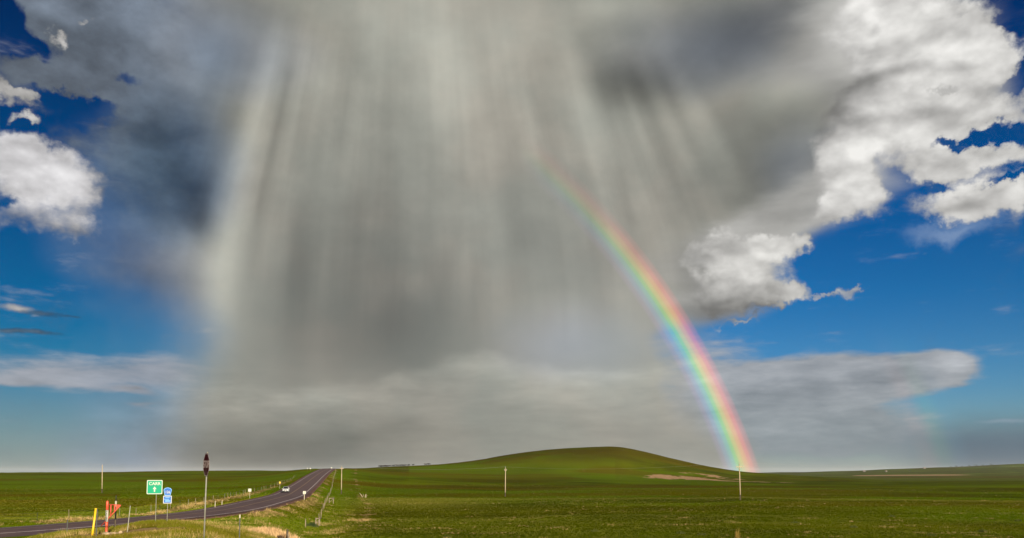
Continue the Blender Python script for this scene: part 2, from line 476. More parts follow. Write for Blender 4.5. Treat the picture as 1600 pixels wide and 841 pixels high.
sec = mixc(1.0, sec, CRGB(sstr, sstr, sstr), 'MULTIPLY')
inner = mul(sm(ang, 30.0, 41.0), sm(ang, 41.0, 42.0, 1.0, 0.0), bstr, 0.045)
col = mixc(1.0, mixc(1.0, mixc(1.0, col, bowv, 'ADD'), sec, 'ADD'), CRGB(inner, inner, inner), 'ADD')

bg = nt.nodes.new('ShaderNodeBackground')
put(bg.inputs['Color'], col)
bg.inputs['Strength'].default_value = SKY_STRENGTH
ow = nt.nodes.new('ShaderNodeOutputWorld')
nt.links.new(bg.outputs[0], ow.inputs[0])
world.cycles.sampling_method = 'MANUAL'
world.cycles.sample_map_resolution = 512

# =====================================================================================================
# terrain height field
# =====================================================================================================
RK = np.array([0.5, 12, 27, 45, 60, 80, 100, 115, 150, 200, 260, 350, 450, 600, 850, 1100, 1500, 2200, 3500, 6000, 14000], float)
# ground height relative to the eye along bearings (photo column of the bearing : profile)
PROF = {
    -600: [-1.7, -2.1, -3.0, -4.7, -5.9, -6.1, -6.0, -6.2, -6.4, -6.6, -6.7, -6.3, -5.4, -3.5, -0.5, -1.0, -6, -12, -14, -14, -20],
    0:    [-1.7, -2.1, -2.9, -4.7, -5.85, -6.1, -6.0, -6.1, -6.4, -6.7, -6.7, -6.3, -5.4, -3.5, -0.3, -1.0, -6, -12, -14, -14, -20],
    110:  [-1.7, -2.0, -2.5, -3.55, -4.6, -5.6, -5.9, -6.1, -6.4, -6.7, -6.7, -6.3, -5.4, -3.5, 0.0, -0.5, -6, -12, -14, -14, -20],
    180:  [-1.7, -1.95, -2.4, -3.4, -4.25, -5.5, -5.9, -6.1, -6.4, -6.7, -6.7, -6.3, -5.4, -3.5, 0.0, -0.5, -6, -12, -14, -14, -20],
    230:  [-1.7, -1.95, -2.3, -3.2, -3.75, -5.3, -5.8, -6.0, -6.2, -6.5, -6.6, -6.2, -5.2, -3.2, 0.8, 0.0, -6, -12, -14, -14, -20],
    300:  [-1.7, -1.95, -2.25, -3.1, -3.8, -5.3, -5.7, -5.8, -5.8, -6.1, -6.4, -6.0, -5.0, -3.0, 1.5, 0.5, -6, -12, -14, -14, -20],
    400:  [-1.7, -2.1, -2.7, -3.9, -4.6, -5.4, -5.7, -5.75, -5.7, -5.8, -5.9, -5.4, -4.2, -1.5, 1.8, -0.5, -6, -12, -14, -14, -20],
    480:  [-1.7, -2.1, -3.0, -4.5, -5.7, -6.9, -7.5, -7.7, -7.3, -6.7, -6.0, -4.3, -1.3, 2.1, 1.0, -2.0, -6, -12, -14, -14, -20],
    540:  [-1.7, -2.2, -3.2, -4.8, -6.1, -7.1, -7.7, -7.9, -7.8, -7.5, -7.1, -4.9, -1.6, 2.9, 3.0, 0.0, -6, -12, -14, -14, -20],
    600:  [-1.7, -2.2, -3.3, -5.0, -6.2, -7.1, -7.5, -7.6, -7.8, -7.7, -7.4, -6.2, -3.8, 0.5, 5.4, 4.0, -5, -12, -14, -14, -20],
    680:  [-1.7, -2.2, -3.3, -5.0, -6.2, -7.1, -7.5, -7.6, -7.8, -7.8, -7.5, -6.8, -5.2, -1.2, 8.0, 8.0, -4, -12, -14, -14, -20],
    740:  [-1.7, -2.2, -3.3, -5.0, -6.2, -7.1, -7.5, -7.6, -7.8, -7.8, -7.6, -7.1, -5.9, -1.5, 12.2, 10.5, -3, -12, -14, -14, -20],
    800:  [-1.7, -2.2, -3.3, -5.0, -6.2, -7.1, -7.4, -7.5, -7.7, -7.8, -7.7, -7.4, -6.3, -1.5, 19.0, 17.5, 0, -12, -14, -14, -20],
    860:  [-1.7, -2.2, -3.3, -5.0, -6.2, -7.0, -7.3, -7.4, -7.5, -7.6, -7.6, -7.4, -6.5, -1.0, 23.8, 22.0, 3, -12, -14, -14, -20],
    920:  [-1.7, -2.2, -3.3, -5.0, -6.2, -7.0, -7.2, -7.3, -7.4, -7.5, -7.6, -7.5, -6.6, -1.8, 26.2, 24.0, 5, -12, -14, -14, -20],
    965:  [-1.7, -2.2, -3.3, -5.0, -6.2, -7.0, -7.2, -7.3, -7.4, -7.5, -7.6, -7.5, -6.8, -2.8, 26.6, 23.0, 5, -12, -14, -14, -20],
    1000: [-1.7, -2.2, -3.3, -5.0, -6.2, -7.0, -7.1, -7.2, -7.3, -7.4, -7.5, -7.5, -7.0, -3.9, 22.6, 19.0, 3, -12, -13, -14, -20],
    1050: [-1.7, -2.2, -3.3, -5.0, -6.2, -7.0, -7.1, -7.2, -7.2, -7.3, -7.5, -7.5, -7.1, -4.8, 14.4, 11.0, 0, -12, -12, -14, -20],
    1100: [-1.7, -2.2, -3.3, -5.0, -6.2, -7.0, -7.1, -7.2, -7.1, -7.1, -7.5, -7.5, -7.2, -5.4, 6.9, 3.0, -4, -12, -10, -14, -20],
    1150: [-1.7, -2.2, -3.3, -5.0, -6.2, -7.0, -7.1, -7.1, -7.0, -6.8, -7.3, -7.5, -7.3, -6.2, 1.5, -3.0, -8, -12, -6, -14, -20],
    1190: [-1.7, -2.2, -3.3, -5.0, -6.2, -7.0, -7.1, -7.1, -7.0, -6.9, -7.3, -7.5, -7.4, -6.8, -1.0, -5.0, -9, -11, -1.0, -12, -20],
    1260: [-1.7, -2.2, -3.3, -5.0, -6.2, -7.0, -7.1, -7.1, -7.1, -7.1, -7.4, -7.5, -7.5, -7.4, -4.3, -8.0, -10, -9, 1.5, -12, -20],
    1340: [-1.7, -2.2, -3.3, -5.0, -6.2, -7.0, -7.1, -7.1, -7.1, -7.2, -7.4, -7.5, -7.5, -7.6, -7.0, -10.0, -11, -7.5, 5.5, -12, -20],
    1400: [-1.7, -2.2, -3.3, -5.0, -6.2, -7.0, -7.1, -7.1, -7.1, -7.2, -7.4, -7.5, -7.5, -7.5, -9.2, -12.0, -11.5, -6.0, 13.0, -12, -20],
    1500: [-1.7, -2.2, -3.3, -5.0, -6.2, -7.0, -7.1, -7.1, -7.1, -7.2, -7.4, -7.5, -7.5, -7.4, -9.4, -12.0, -11, -4.5, 24.0, 10, -20],
    1600: [-1.7, -2.2, -3.3, -5.0, -6.2, -7.0, -7.1, -7.1, -7.1, -7.2, -7.4, -7.5, -7.5, -7.3, -9.2, -11.5, -10.5, -3.5, 35.0, 30, -20],
    2100: [-1.7, -2.2, -3.3, -5.0, -6.2, -7.0, -7.1, -7.1, -7.1, -7.2, -7.4, -7.5, -7.5, -7.3, -9.2, -11.5, -10.5, -3.5, 50.0, 60, -20],
}
PX = np.array(sorted(PROF), float)
PZ = np.array([PROF[int(p)] for p in PX])
LR = np.log(RK)


def pchip_d(x, y):
    h = np.diff(x)
    dl = np.diff(y, axis=-1) / h
    d = np.zeros_like(y)
    w1 = 2 * h[1:] + h[:-1]
    w2 = h[1:] + 2 * h[:-1]
    a, b = dl[..., :-1], dl[..., 1:]
    same = a * b > 0
    with np.errstate(divide='ignore', invalid='ignore'):
        m = (w1 + w2) / (w1 / a + w2 / b)
    d[..., 1:-1] = np.where(same, m, 0)
    d[..., 0], d[..., -1] = dl[..., 0], dl[..., -1]
    return d


def herm(x, y, d, i, q):
    """cubic Hermite between knots i and i+1; y, d already gathered as (y0,y1,d0,d1)"""
    h = x[i + 1] - x[i]
    t = np.clip((q - x[i]) / h, 0, 1)
    y0, y1 = y
    d0, d1 = d
    return ((2 * t**3 - 3 * t**2 + 1) * y0 + (t**3 - 2 * t**2 + t) * h * d0 + (-2 * t**3 + 3 * t**2) * y1 + (t**3 - t**2) * h * d1)


DR = pchip_d(LR, PZ)


def vhash(i, j, k):
    h = (i.astype(np.int64) * 374761393 + j.astype(np.int64) * 668265263 + k * 2147483647) & 0xFFFFFFFF
    h = ((h ^ (h >> 13)) * 1274126177) & 0xFFFFFFFF
    return ((h ^ (h >> 16)) & 0xFFFF) / 65535.0


def vnoise(x, y, k=0):
    i, j = np.floor(x), np.floor(y)
    u, v = x - i, y - j
    u, v = u * u * (3 - 2 * u), v * v * (3 - 2 * v)
    a, b = vhash(i, j, k), vhash(i + 1, j, k)
    c, d = vhash(i, j + 1, k), vhash(i + 1, j + 1, k)
    return (a * (1 - u) + b * u) * (1 - v) + (c * (1 - u) + d * u) * v


def fbm(x, y, k=0, o=4, g=0.5):
    s, a, t = 0, 1, 0
    for q in range(o):
        s = s + a * vnoise(x * 2**q + 17.3 * q, y * 2**q - 9.1 * q, k + q)
        t += a
        a *= g
    return s / t


def sstep(x, a, b):
    t = np.clip((x - a) / (b - a), 0, 1)
    return t * t * (3 - 2 * t)


def prof(x, y):
    r = np.maximum(np.hypot(x, y), 0.5)
    az = np.arctan2(x, y)
    p = 800 + 1250 * np.tan(np.clip(az, -1.0, 1.0))
    p = np.clip(p, PX[0], PX[-1])
    fwd = np.clip(r * np.cos(np.clip(az, -1.0, 1.0)), RK[0], RK[-1])   # profiles are given by distance ahead
    q = np.log(fwd)
    i = np.clip(np.searchsorted(LR, q, side='right') - 1, 0, len(LR) - 2)
    c = np.clip(np.searchsorted(PX, p, side='right') - 1, 0, len(PX) - 2)
    # Catmull-Rom across bearings, monotone along distance
    z = []
    for o in (-1, 0, 1, 2):
        cc = np.clip(c + o, 0, len(PX) - 1)
        z.append(herm(LR, (PZ[cc, i], PZ[cc, i + 1]), (DR[cc, i], DR[cc, i + 1]), i, q))
    c0, c2 = np.clip(c - 1, 0, None), np.clip(c + 2, None, len(PX) - 1)
    h = PX[c + 1] - PX[c]
    m0 = (z[2] - z[0]) / np.maximum(PX[c + 1] - PX[c0], 1)
    m1 = (z[3] - z[1]) / np.maximum(PX[c2] - PX[c], 1)
    t = np.clip((p - PX[c]) / h, 0, 1)
    zz = (2*t**3 - 3*t**2 + 1) * z[1] + (t**3 - 2*t**2 + t) * h * m0 + (-2*t**3 + 3*t**2) * z[2] + (t**3 - t**2) * h * m1
    # behind the viewpoint the ground is a gentle plain
    back = sstep(-y, -5, 60)
    zz = zz * (1 - back) + back * (-1.8 - 3.0 * sstep(r, 10, 150))
    return zz


# road centre line (x, y, height relative to the eye)
ROADP = [(-150, 0, -5.9), (-112, 32, -6.1), (-78, 57, -6.1), (-56.5, 77, -6.05), (-46.5, 96, -5.85), (-42.6, 118, -5.65), (-46.2, 150, -5.5), (-53.5, 190, -5.62), (-62.6, 230, -5.75), (-76, 296, -4.2), (-91, 370, -2.1), (-110, 465, 0.3),
         (-128.5, 560, 2.3), (-142, 630, 2.6), (-160, 720, 0.5), (-190, 870, -6), (-230, 1070, -12)]


def catmull(P, n):
    P = np.array(P, float)
    P = np.vstack([2 * P[0] - P[1], P, 2 * P[-1] - P[-2]])
    out = []
    for k in range(1, len(P) - 2):
        t = np.linspace(0, 1, n, endpoint=False)[:, None]
        a, b, c, d = P[k - 1], P[k], P[k + 1], P[k + 2]
        out.append(0.5 * (2 * b + (c - a) * t + (2 * a - 5 * b + 4 * c - d) * t**2 + (-a + 3 * b - 3 * c + d) * t**3))
    out.append(P[-2:-1])
    return np.vstack(out)


ROAD = catmull(ROADP, 24)
RT = np.gradient(ROAD[:, :2], axis=0)
RT /= np.linalg.norm(RT, axis=1)[:, None]
RN = np.stack([RT[:, 1], -RT[:, 0]], 1)           # points to the right of travel (away from the viewer's left)


def road_near(x, y):
    """signed offset right of the centre line, and the road height there"""
    x, y = np.asarray(x, float).ravel(), np.asarray(y, float).ravel()
    off = np.full(x.shape, 1e6)
    zz = np.zeros(x.shape)
    sel = np.where((x > -290) & (x < 40) & (y > -60) & (y < 1150))[0]
    for s in range(0, len(sel), 20000):
        ii = sel[s:s + 20000]
        dx = x[ii][:, None] - ROAD[None, :, 0]
        dy = y[ii][:, None] - ROAD[None, :, 1]
        k = np.argmin(dx**2 + dy**2, axis=1)
        a = np.arange(len(ii))
        along = dx[a, k] * RT[k, 0] + dy[a, k] * RT[k, 1]
        off[ii] = dx[a, k] * RN[k, 0] + dy[a, k] * RN[k, 1]
        # interpolate height along the tangent
        k2 = np.clip(k + np.sign(along).astype(int), 0, len(ROAD) - 1)
        L = np.hypot(ROAD[k2, 0] - ROAD[k, 0], ROAD[k2, 1] - ROAD[k, 1]) + 1e-6
        f = np.clip(np.abs(along) / L, 0, 1)
        zz[ii] = ROAD[k, 2] * (1 - f) + ROAD[k2, 2] * f
    return off, zz


def ground(x, y):
    x = np.asarray(x, float)
    y = np.asarray(y, float)
    shp = x.shape
    x, y = x.ravel(), y.ravel()
    z = prof(x, y)
    r = np.hypot(x, y)
    z = z + (fbm(x / 9, y / 9, 3, 3) - 0.5) * 0.30 * sstep(r, 6, 40) * (1 - sstep(r, 900, 2000))
    z = z + (fbm(x / 45, y / 45, 5, 3) - 0.5) * 0.9 * sstep(r, 120, 350) * (1 - sstep(r, 1200, 2500))
    z = z + (fbm(x / 300, y / 300, 8, 3) - 0.5) * 7 * sstep(r, 2500, 3600)
    off, zr = road_near(x, y)
    wide = 9.0 * sstep(-x, 41, 48) * (y < 100) * (off > 0)       # paved apron where the side road joins
    w = 1 - sstep(np.abs(off), 5.2 + wide, 13.0 + wide * 0.8)
    ditch = (wide < 1) * 0.5 * np.exp(-((np.abs(off) - 8.5) / 2.2)**2)
    z = z * (1 - w) + (zr - 0.06) * w - ditch * (1 - sstep(r, 500, 700)) * sstep(r, 75, 110)
    return (z + EYE).reshape(shp)


def gz(x, y):
    return float(ground(np.array([x]), np.array([y]))[0])


def at(px, d):
    """x of a thing seen at photo column px, d metres ahead"""
    return (px - 800) / 1250.0 * d


# =====================================================================================================
# helpers for materials and things
# =====================================================================================================
def new_mat(name):
    m = bpy.data.materials.new(name)
    m.use_nodes = True
    m.node_tree.nodes.clear()
    return m


class T:
    """tiny node writer for one material"""
    def __init__(s, m):
        s.t = m.node_tree

    def n(s, typ, ins=None, **kw):
        n = s.t.nodes.new(typ)
        for k, v in kw.items():
            setattr(n, k, v)
        for k, v in (ins or {}).items():
            s.set(n.inputs[k], v)
        return n

    def set(s, sock, v):
        if isinstance(v, bpy.types.NodeSocket):
            s.t.links.new(v, sock)
        elif isinstance(v, (tuple, list)):
            sock.default_value = (list(v) + [1.0] * 4)[:len(sock.default_value)]
        else:
            sock.default_value = v

    def noise(s, vec, scale, detail=4, rough=0.55):
        return s.n('ShaderNodeTexNoise', {'Vector': vec, 'Scale': scale, 'Detail': detail, 'Roughness': rough}).outputs[0]

    def mr(s, x, a, b, lo=0.0, hi=1.0):
        return s.n('ShaderNodeMapRange', {0: x, 1: a, 2: b, 3: lo, 4: hi}, interpolation_type='SMOOTHSTEP').outputs[0]

    def mix(s, f, a, b, mode='MIX'):
        n = s.n('ShaderNodeMix', {0: f, 6: a, 7: b}, data_type='RGBA', blend_type=mode)
        return n.outputs[2]

    def m(s, op, a, b=0.0, clamp=False):
        return s.n('ShaderNodeMath', {0: a, 1: b}, operation=op, use_clamp=clamp).outputs[0]

    def attr(s, name):
        return s.n('ShaderNodeAttribute', attribute_name=name).outputs['Fac']

    def out(s, col, rough=0.9, metal=0.0, spec=0.3, normal=None):
        b = s.n('ShaderNodeBsdfPrincipled', {'Base Color': col, 'Roughness': rough, 'Metallic': metal, 'Specular IOR Level': spec})
        if normal is not None:
            s.set(b.inputs['Normal'], normal)
        o = s.n('ShaderNodeOutputMaterial')
        s.t.links.new(b.outputs[0], o.inputs[0])
        return b


def simple(name, rgb, rough=0.6, metal=0.0, spec=0.4, var=0.25, scale=8.0, dirt=None, dirt_amt=0.35):
    m = new_mat(name)
    t = T(m)
    pos = t.n('ShaderNodeTexCoord').outputs['Object']
    n1 = t.noise(pos, scale, 5, 0.6)
    n2 = t.noise(pos, scale * 6, 3, 0.6)
    lo = tuple(c * (1 - var) for c in rgb)
    hi = tuple(min(1, c * (1 + var)) for c in rgb)
    c = t.mix(t.mr(n1, 0.3, 0.7), lo, hi)
    if dirt:
        c = t.mix(t.m('MULTIPLY', t.mr(n2, 0.5, 0.72), dirt_amt), c, dirt)
    t.out(c, rough, metal, spec)
    return m


def wood(name, a, b, rough=0.85):
    m = new_mat(name)
    t = T(m)
    pos = t.n('ShaderNodeTexCoord').outputs['Object']
    st = t.n('ShaderNodeVectorMath', {0: pos, 1: (14, 14, 0.7)}, operation='MULTIPLY').outputs[0]
    n = t.noise(st, 1.6, 6, 0.65)
    t.out(t.mix(t.mr(n, 0.32, 0.68), a, b), rough, 0, 0.2)
    return m


MAT = {}
MAT['pole'] = wood('weathered_pole_wood', (0.20, 0.15, 0.09), (0.40, 0.33, 0.22))
MAT['butt'] = wood('tarred_pole_butt', (0.03, 0.022, 0.016), (0.07, 0.05, 0.035))
MAT['post_wood'] = wood('grey_fence_wood', (0.11, 0.085, 0.055), (0.24, 0.195, 0.13))
MAT['dark_wood'] = wood('dark_old_wood', (0.035, 0.028, 0.02), (0.09, 0.07, 0.05))
MAT['steel'] = simple('galvanised_steel', (0.17, 0.165, 0.135), 0.6, 0.2, 0.5, 0.15)
MAT['signback'] = simple('aluminium_sign_back', (0.30, 0.30, 0.29), 0.5, 0.5, 0.5, 0.12)
MAT['green'] = simple('green_sign_sheeting', (0.0, 0.23, 0.125), 0.45, 0, 0.5, 0.05, 3)
MAT['white'] = simple('white_sign_sheeting', (0.42, 0.42, 0.36), 0.45, 0, 0.5, 0.04, 5, (0.5, 0.45, 0.36), 0.2)
MAT['white_post'] = simple('worn_white_paint', (0.30, 0.275, 0.20), 0.6, 0, 0.4, 0.12, 6, (0.32, 0.24, 0.15), 0.45)
MAT['blue'] = simple('blue_sign_sheeting', (0.012, 0.09, 0.36), 0.45, 0, 0.5, 0.06, 4)
MAT['pale_blue'] = simple('faded_pale_blue', (0.16, 0.34, 0.60), 0.5, 0, 0.5, 0.08, 5)
MAT['red'] = simple('stop_red_sheeting', (0.045, 0.002, 0.004), 0.7, 0, 0.1, 0.06, 4)
MAT['orange'] = simple('orange_red_marker_plastic', (0.48, 0.065, 0.028), 0.5, 0, 0.5, 0.10, 6, (0.45, 0.2, 0.1), 0.3)
MAT['red_paint'] = simple('weathered_red_paint', (0.40, 0.055, 0.03), 0.65, 0, 0.4, 0.25, 10, (0.22, 0.10, 0.05), 0.5)
MAT['yellow'] = simple('yellow_marker_plastic', (0.58, 0.36, 0.006), 0.5, 0, 0.5, 0.08, 6, (0.45, 0.3, 0.05), 0.3)
MAT['black'] = simple('black_lettering', (0.015, 0.015, 0.015), 0.6, 0, 0.3, 0.2)
MAT['dark_metal'] = simple('dark_green_tpost', (0.022, 0.024, 0.02), 0.6, 0.3, 0.4, 0.3)
MAT['wire'] = simple('bright_wire', (0.36, 0.35, 0.34), 0.35, 0.3, 0.6, 0.05)
MAT['barb'] = simple('rusty_wire', (0.13, 0.10, 0.08), 0.6, 0.4, 0.4, 0.2)
MAT['glaze'] = simple('grey_insulator_glaze', (0.32, 0.33, 0.34), 0.2, 0, 0.6, 0.05)
MAT['cow'] = simple('black_cow_coat', (0.012, 0.010, 0.009), 0.8, 0, 0.3, 0.3, 3)
MAT['car'] = simple('white_car_paint', (0.40, 0.41, 0.42), 0.25, 0, 0.6, 0.02, 1.5, (0.45, 0.40, 0.33), 0.12)
MAT['glass'] = simple('tinted_car_glass', (0.012, 0.014, 0.016), 0.08, 0, 0.7, 0.1)
MAT['tyre'] = simple('tyre_rubber', (0.018, 0.018, 0.018), 0.85, 0, 0.2, 0.2)
MAT['rim'] = simple('alloy_rim', (0.45, 0.45, 0.46), 0.35, 0.8, 0.5, 0.05)
MAT['lamp'] = simple('headlight_lens', (0.75, 0.76, 0.78), 0.1, 0, 0.7, 0.03)
MAT['trim'] = simple('black_car_trim', (0.02, 0.02, 0.022), 0.5, 0, 0.4, 0.1)
MAT['wall'] = simple('pale_farm_wall', (0.16, 0.155, 0.14), 0.8, 0, 0.3, 0.08, 0.5)
MAT['roof'] = simple('rust_brown_roof', (0.18, 0.12, 0.09), 0.8, 0, 0.3, 0.2, 0.5)
MAT['bark'] = simple('tree_bark', (0.08, 0.06, 0.045), 0.9, 0, 0.2, 0.25, 4)
MAT['tree_leaf'] = simple('dark_tree_leaves', (0.035, 0.055, 0.018), 0.8, 0, 0.2, 0.45, 0.6)
MAT['sign_grey'] = simple('dull_grey_lettering', (0.30, 0.24, 0.23), 0.7, 0, 0.1, 0.1)
MAT['concrete'] = simple('stained_concrete', (0.34, 0.25, 0.165), 0.9, 0, 0.2, 0.2, 5)


class MB:
    """collects shapes for ONE mesh"""
    def __init__(s):
        s.v, s.f = [], []

    def raw(s, v, f):
        b = len(s.v)
        s.v += [tuple(p) for p in v]
        s.f += [tuple(i + b for i in q) for q in f]
        return s

    def box(s, c, d, rz=0.0, rx=0.0, ry=0.0, bev=0.0):
        bm = bmesh.new()
        bmesh.ops.create_cube(bm, size=1.0)
        bmesh.ops.scale(bm, vec=Vector(d), verts=bm.verts)
        if bev:
            bmesh.ops.bevel(bm, geom=list(bm.edges), offset=bev, segments=1, affect='EDGES')
        mt = Matrix.Translation(Vector(c)) @ Matrix.Rotation(rz, 4, 'Z') @ Matrix.Rotation(ry, 4, 'Y') @ Matrix.Rotation(rx, 4, 'X')
        bm.transform(mt)
        bm.verts.ensure_lookup_table()
        s.raw([v.co for v in bm.verts], [[v.index for v in f.verts] for f in bm.faces])
        bm.free()
        return s

    def tube(s, p0, p1, r0, r1=None, n=8, cap=True):
        return s.path([p0, p1], [r0, r0 if r1 is None else r1], n, cap)

    def path(s, pts, rad, n=8, cap=True):
        pts = [Vector(p) for p in pts]
        V, Fc = [], []
        for i, p in enumerate(pts):
            t = (pts[min(i + 1, len(pts) - 1)] - pts[max(i - 1, 0)]).normalized()
            ref = Vector((0, 1, 0)) if abs(t.z) > 0.9 else Vector((0, 0, 1))
            a = t.cross(ref).normalized()
            b = t.cross(a).normalized()
            r = rad[i] if isinstance(rad, (list, tuple)) else rad
            for k in range(n):
                an = 2 * math.pi * k / n
                V.append(p + a * math.cos(an) * r + b * math.sin(an) * r)
        for i in range(len(pts) - 1):
            for k in range(n):
                k2 = (k + 1) % n
                Fc.append((i * n + k, i * n + k2, (i + 1) * n + k2, (i + 1) * n + k))
        if cap:
            Fc.append(tuple(range(n - 1, -1, -1)))
            Fc.append(tuple((len(pts) - 1) * n + k for k in range(n)))
        return s.raw(V, Fc)

    def prism(s, pts2, y0, y1, M4=None):
        """polygon in the xz plane extruded from y0 to y1"""
        n = len(pts2)
        V = [Vector((x, y0, z)) for x, z in pts2] + [Vector((x, y1, z)) for x, z in pts2]
        if M4 is not None:
            V = [M4 @ v for v in V]
        Fc = [tuple(range(n)), tuple(range(2 * n - 1, n - 1, -1))]
        Fc += [((i + 1) % n, i, n + i, n + (i + 1) % n) for i in range(n)]
        return s.raw(V, Fc)

    def build(s, name, mat, parent=None, smooth=False, loc=None):
        me = bpy.data.meshes.new(name)
        me.from_pydata(s.v, [], s.f)
        bm = bmesh.new()
        bm.from_mesh(me)
        bmesh.ops.recalc_face_normals(bm, faces=bm.faces)
        bm.to_mesh(me)
        bm.free()
        me.materials.append(MAT[mat] if isinstance(mat, str) else mat)
        if smooth:
            me.polygons.foreach_set('use_smooth', [True] * len(me.polygons))
        o = bpy.data.objects.new(name, me)
        COL.objects.link(o)
        if parent:
            o.parent = parent
        if loc:
            o.location = loc
        return o


def tag(o, label=None, cat=None, group=None, kind=None):
    for k, v in (('label', label), ('category', cat), ('group', group), ('kind', kind)):
        if v:
            o[k] = v
    return o


def thing(name, label, cat, loc, rz=0.0, group=None):
    o = bpy.data.objects.new(name, None)
    COL.objects.link(o)
    o.empty_display_size = 0.3
    o.location = loc
    o.rotation_euler = (0, 0, rz)
    return tag(o, label, cat, group)


def copy_tree(o, parent=None):
    c = o.copy()
    COL.objects.link(c)
    if parent:
        c.parent = parent
    for ch in list(o.children):
        copy_tree(ch, c)
    return c


def lettering(txt, h, mat, parent, loc, rot=(math.pi / 2, 0, 0), depth=0.004, squeeze=1.0, bold=0.0):
    """flat raised letters as a mesh, cap height h, centred"""
    cu = bpy.data.curves.new('text', 'FONT')
    cu.body = txt
    cu.size = h / 0.73
    cu.align_x = 'CENTER'
    cu.align_y = 'CENTER'
    cu.extrude = depth / 2
    cu.offset = bold
    tmp = bpy.data.objects.new('text', cu)
    COL.objects.link(tmp)
    dg = bpy.context.evaluated_depsgraph_get()
    me = bpy.data.meshes.new_from_object(tmp.evaluated_get(dg))
    bpy.data.objects.remove(tmp)
    bpy.data.curves.remove(cu)
    me.materials.clear()
    me.materials.append(MAT[mat])
    me.name = 'lettering'
    o = bpy.data.objects.new('lettering', me)
    COL.objects.link(o)
    o.parent = parent
    o.location = loc
    o.rotation_euler = rot
    o.scale = (squeeze, 1, 1)
    return o


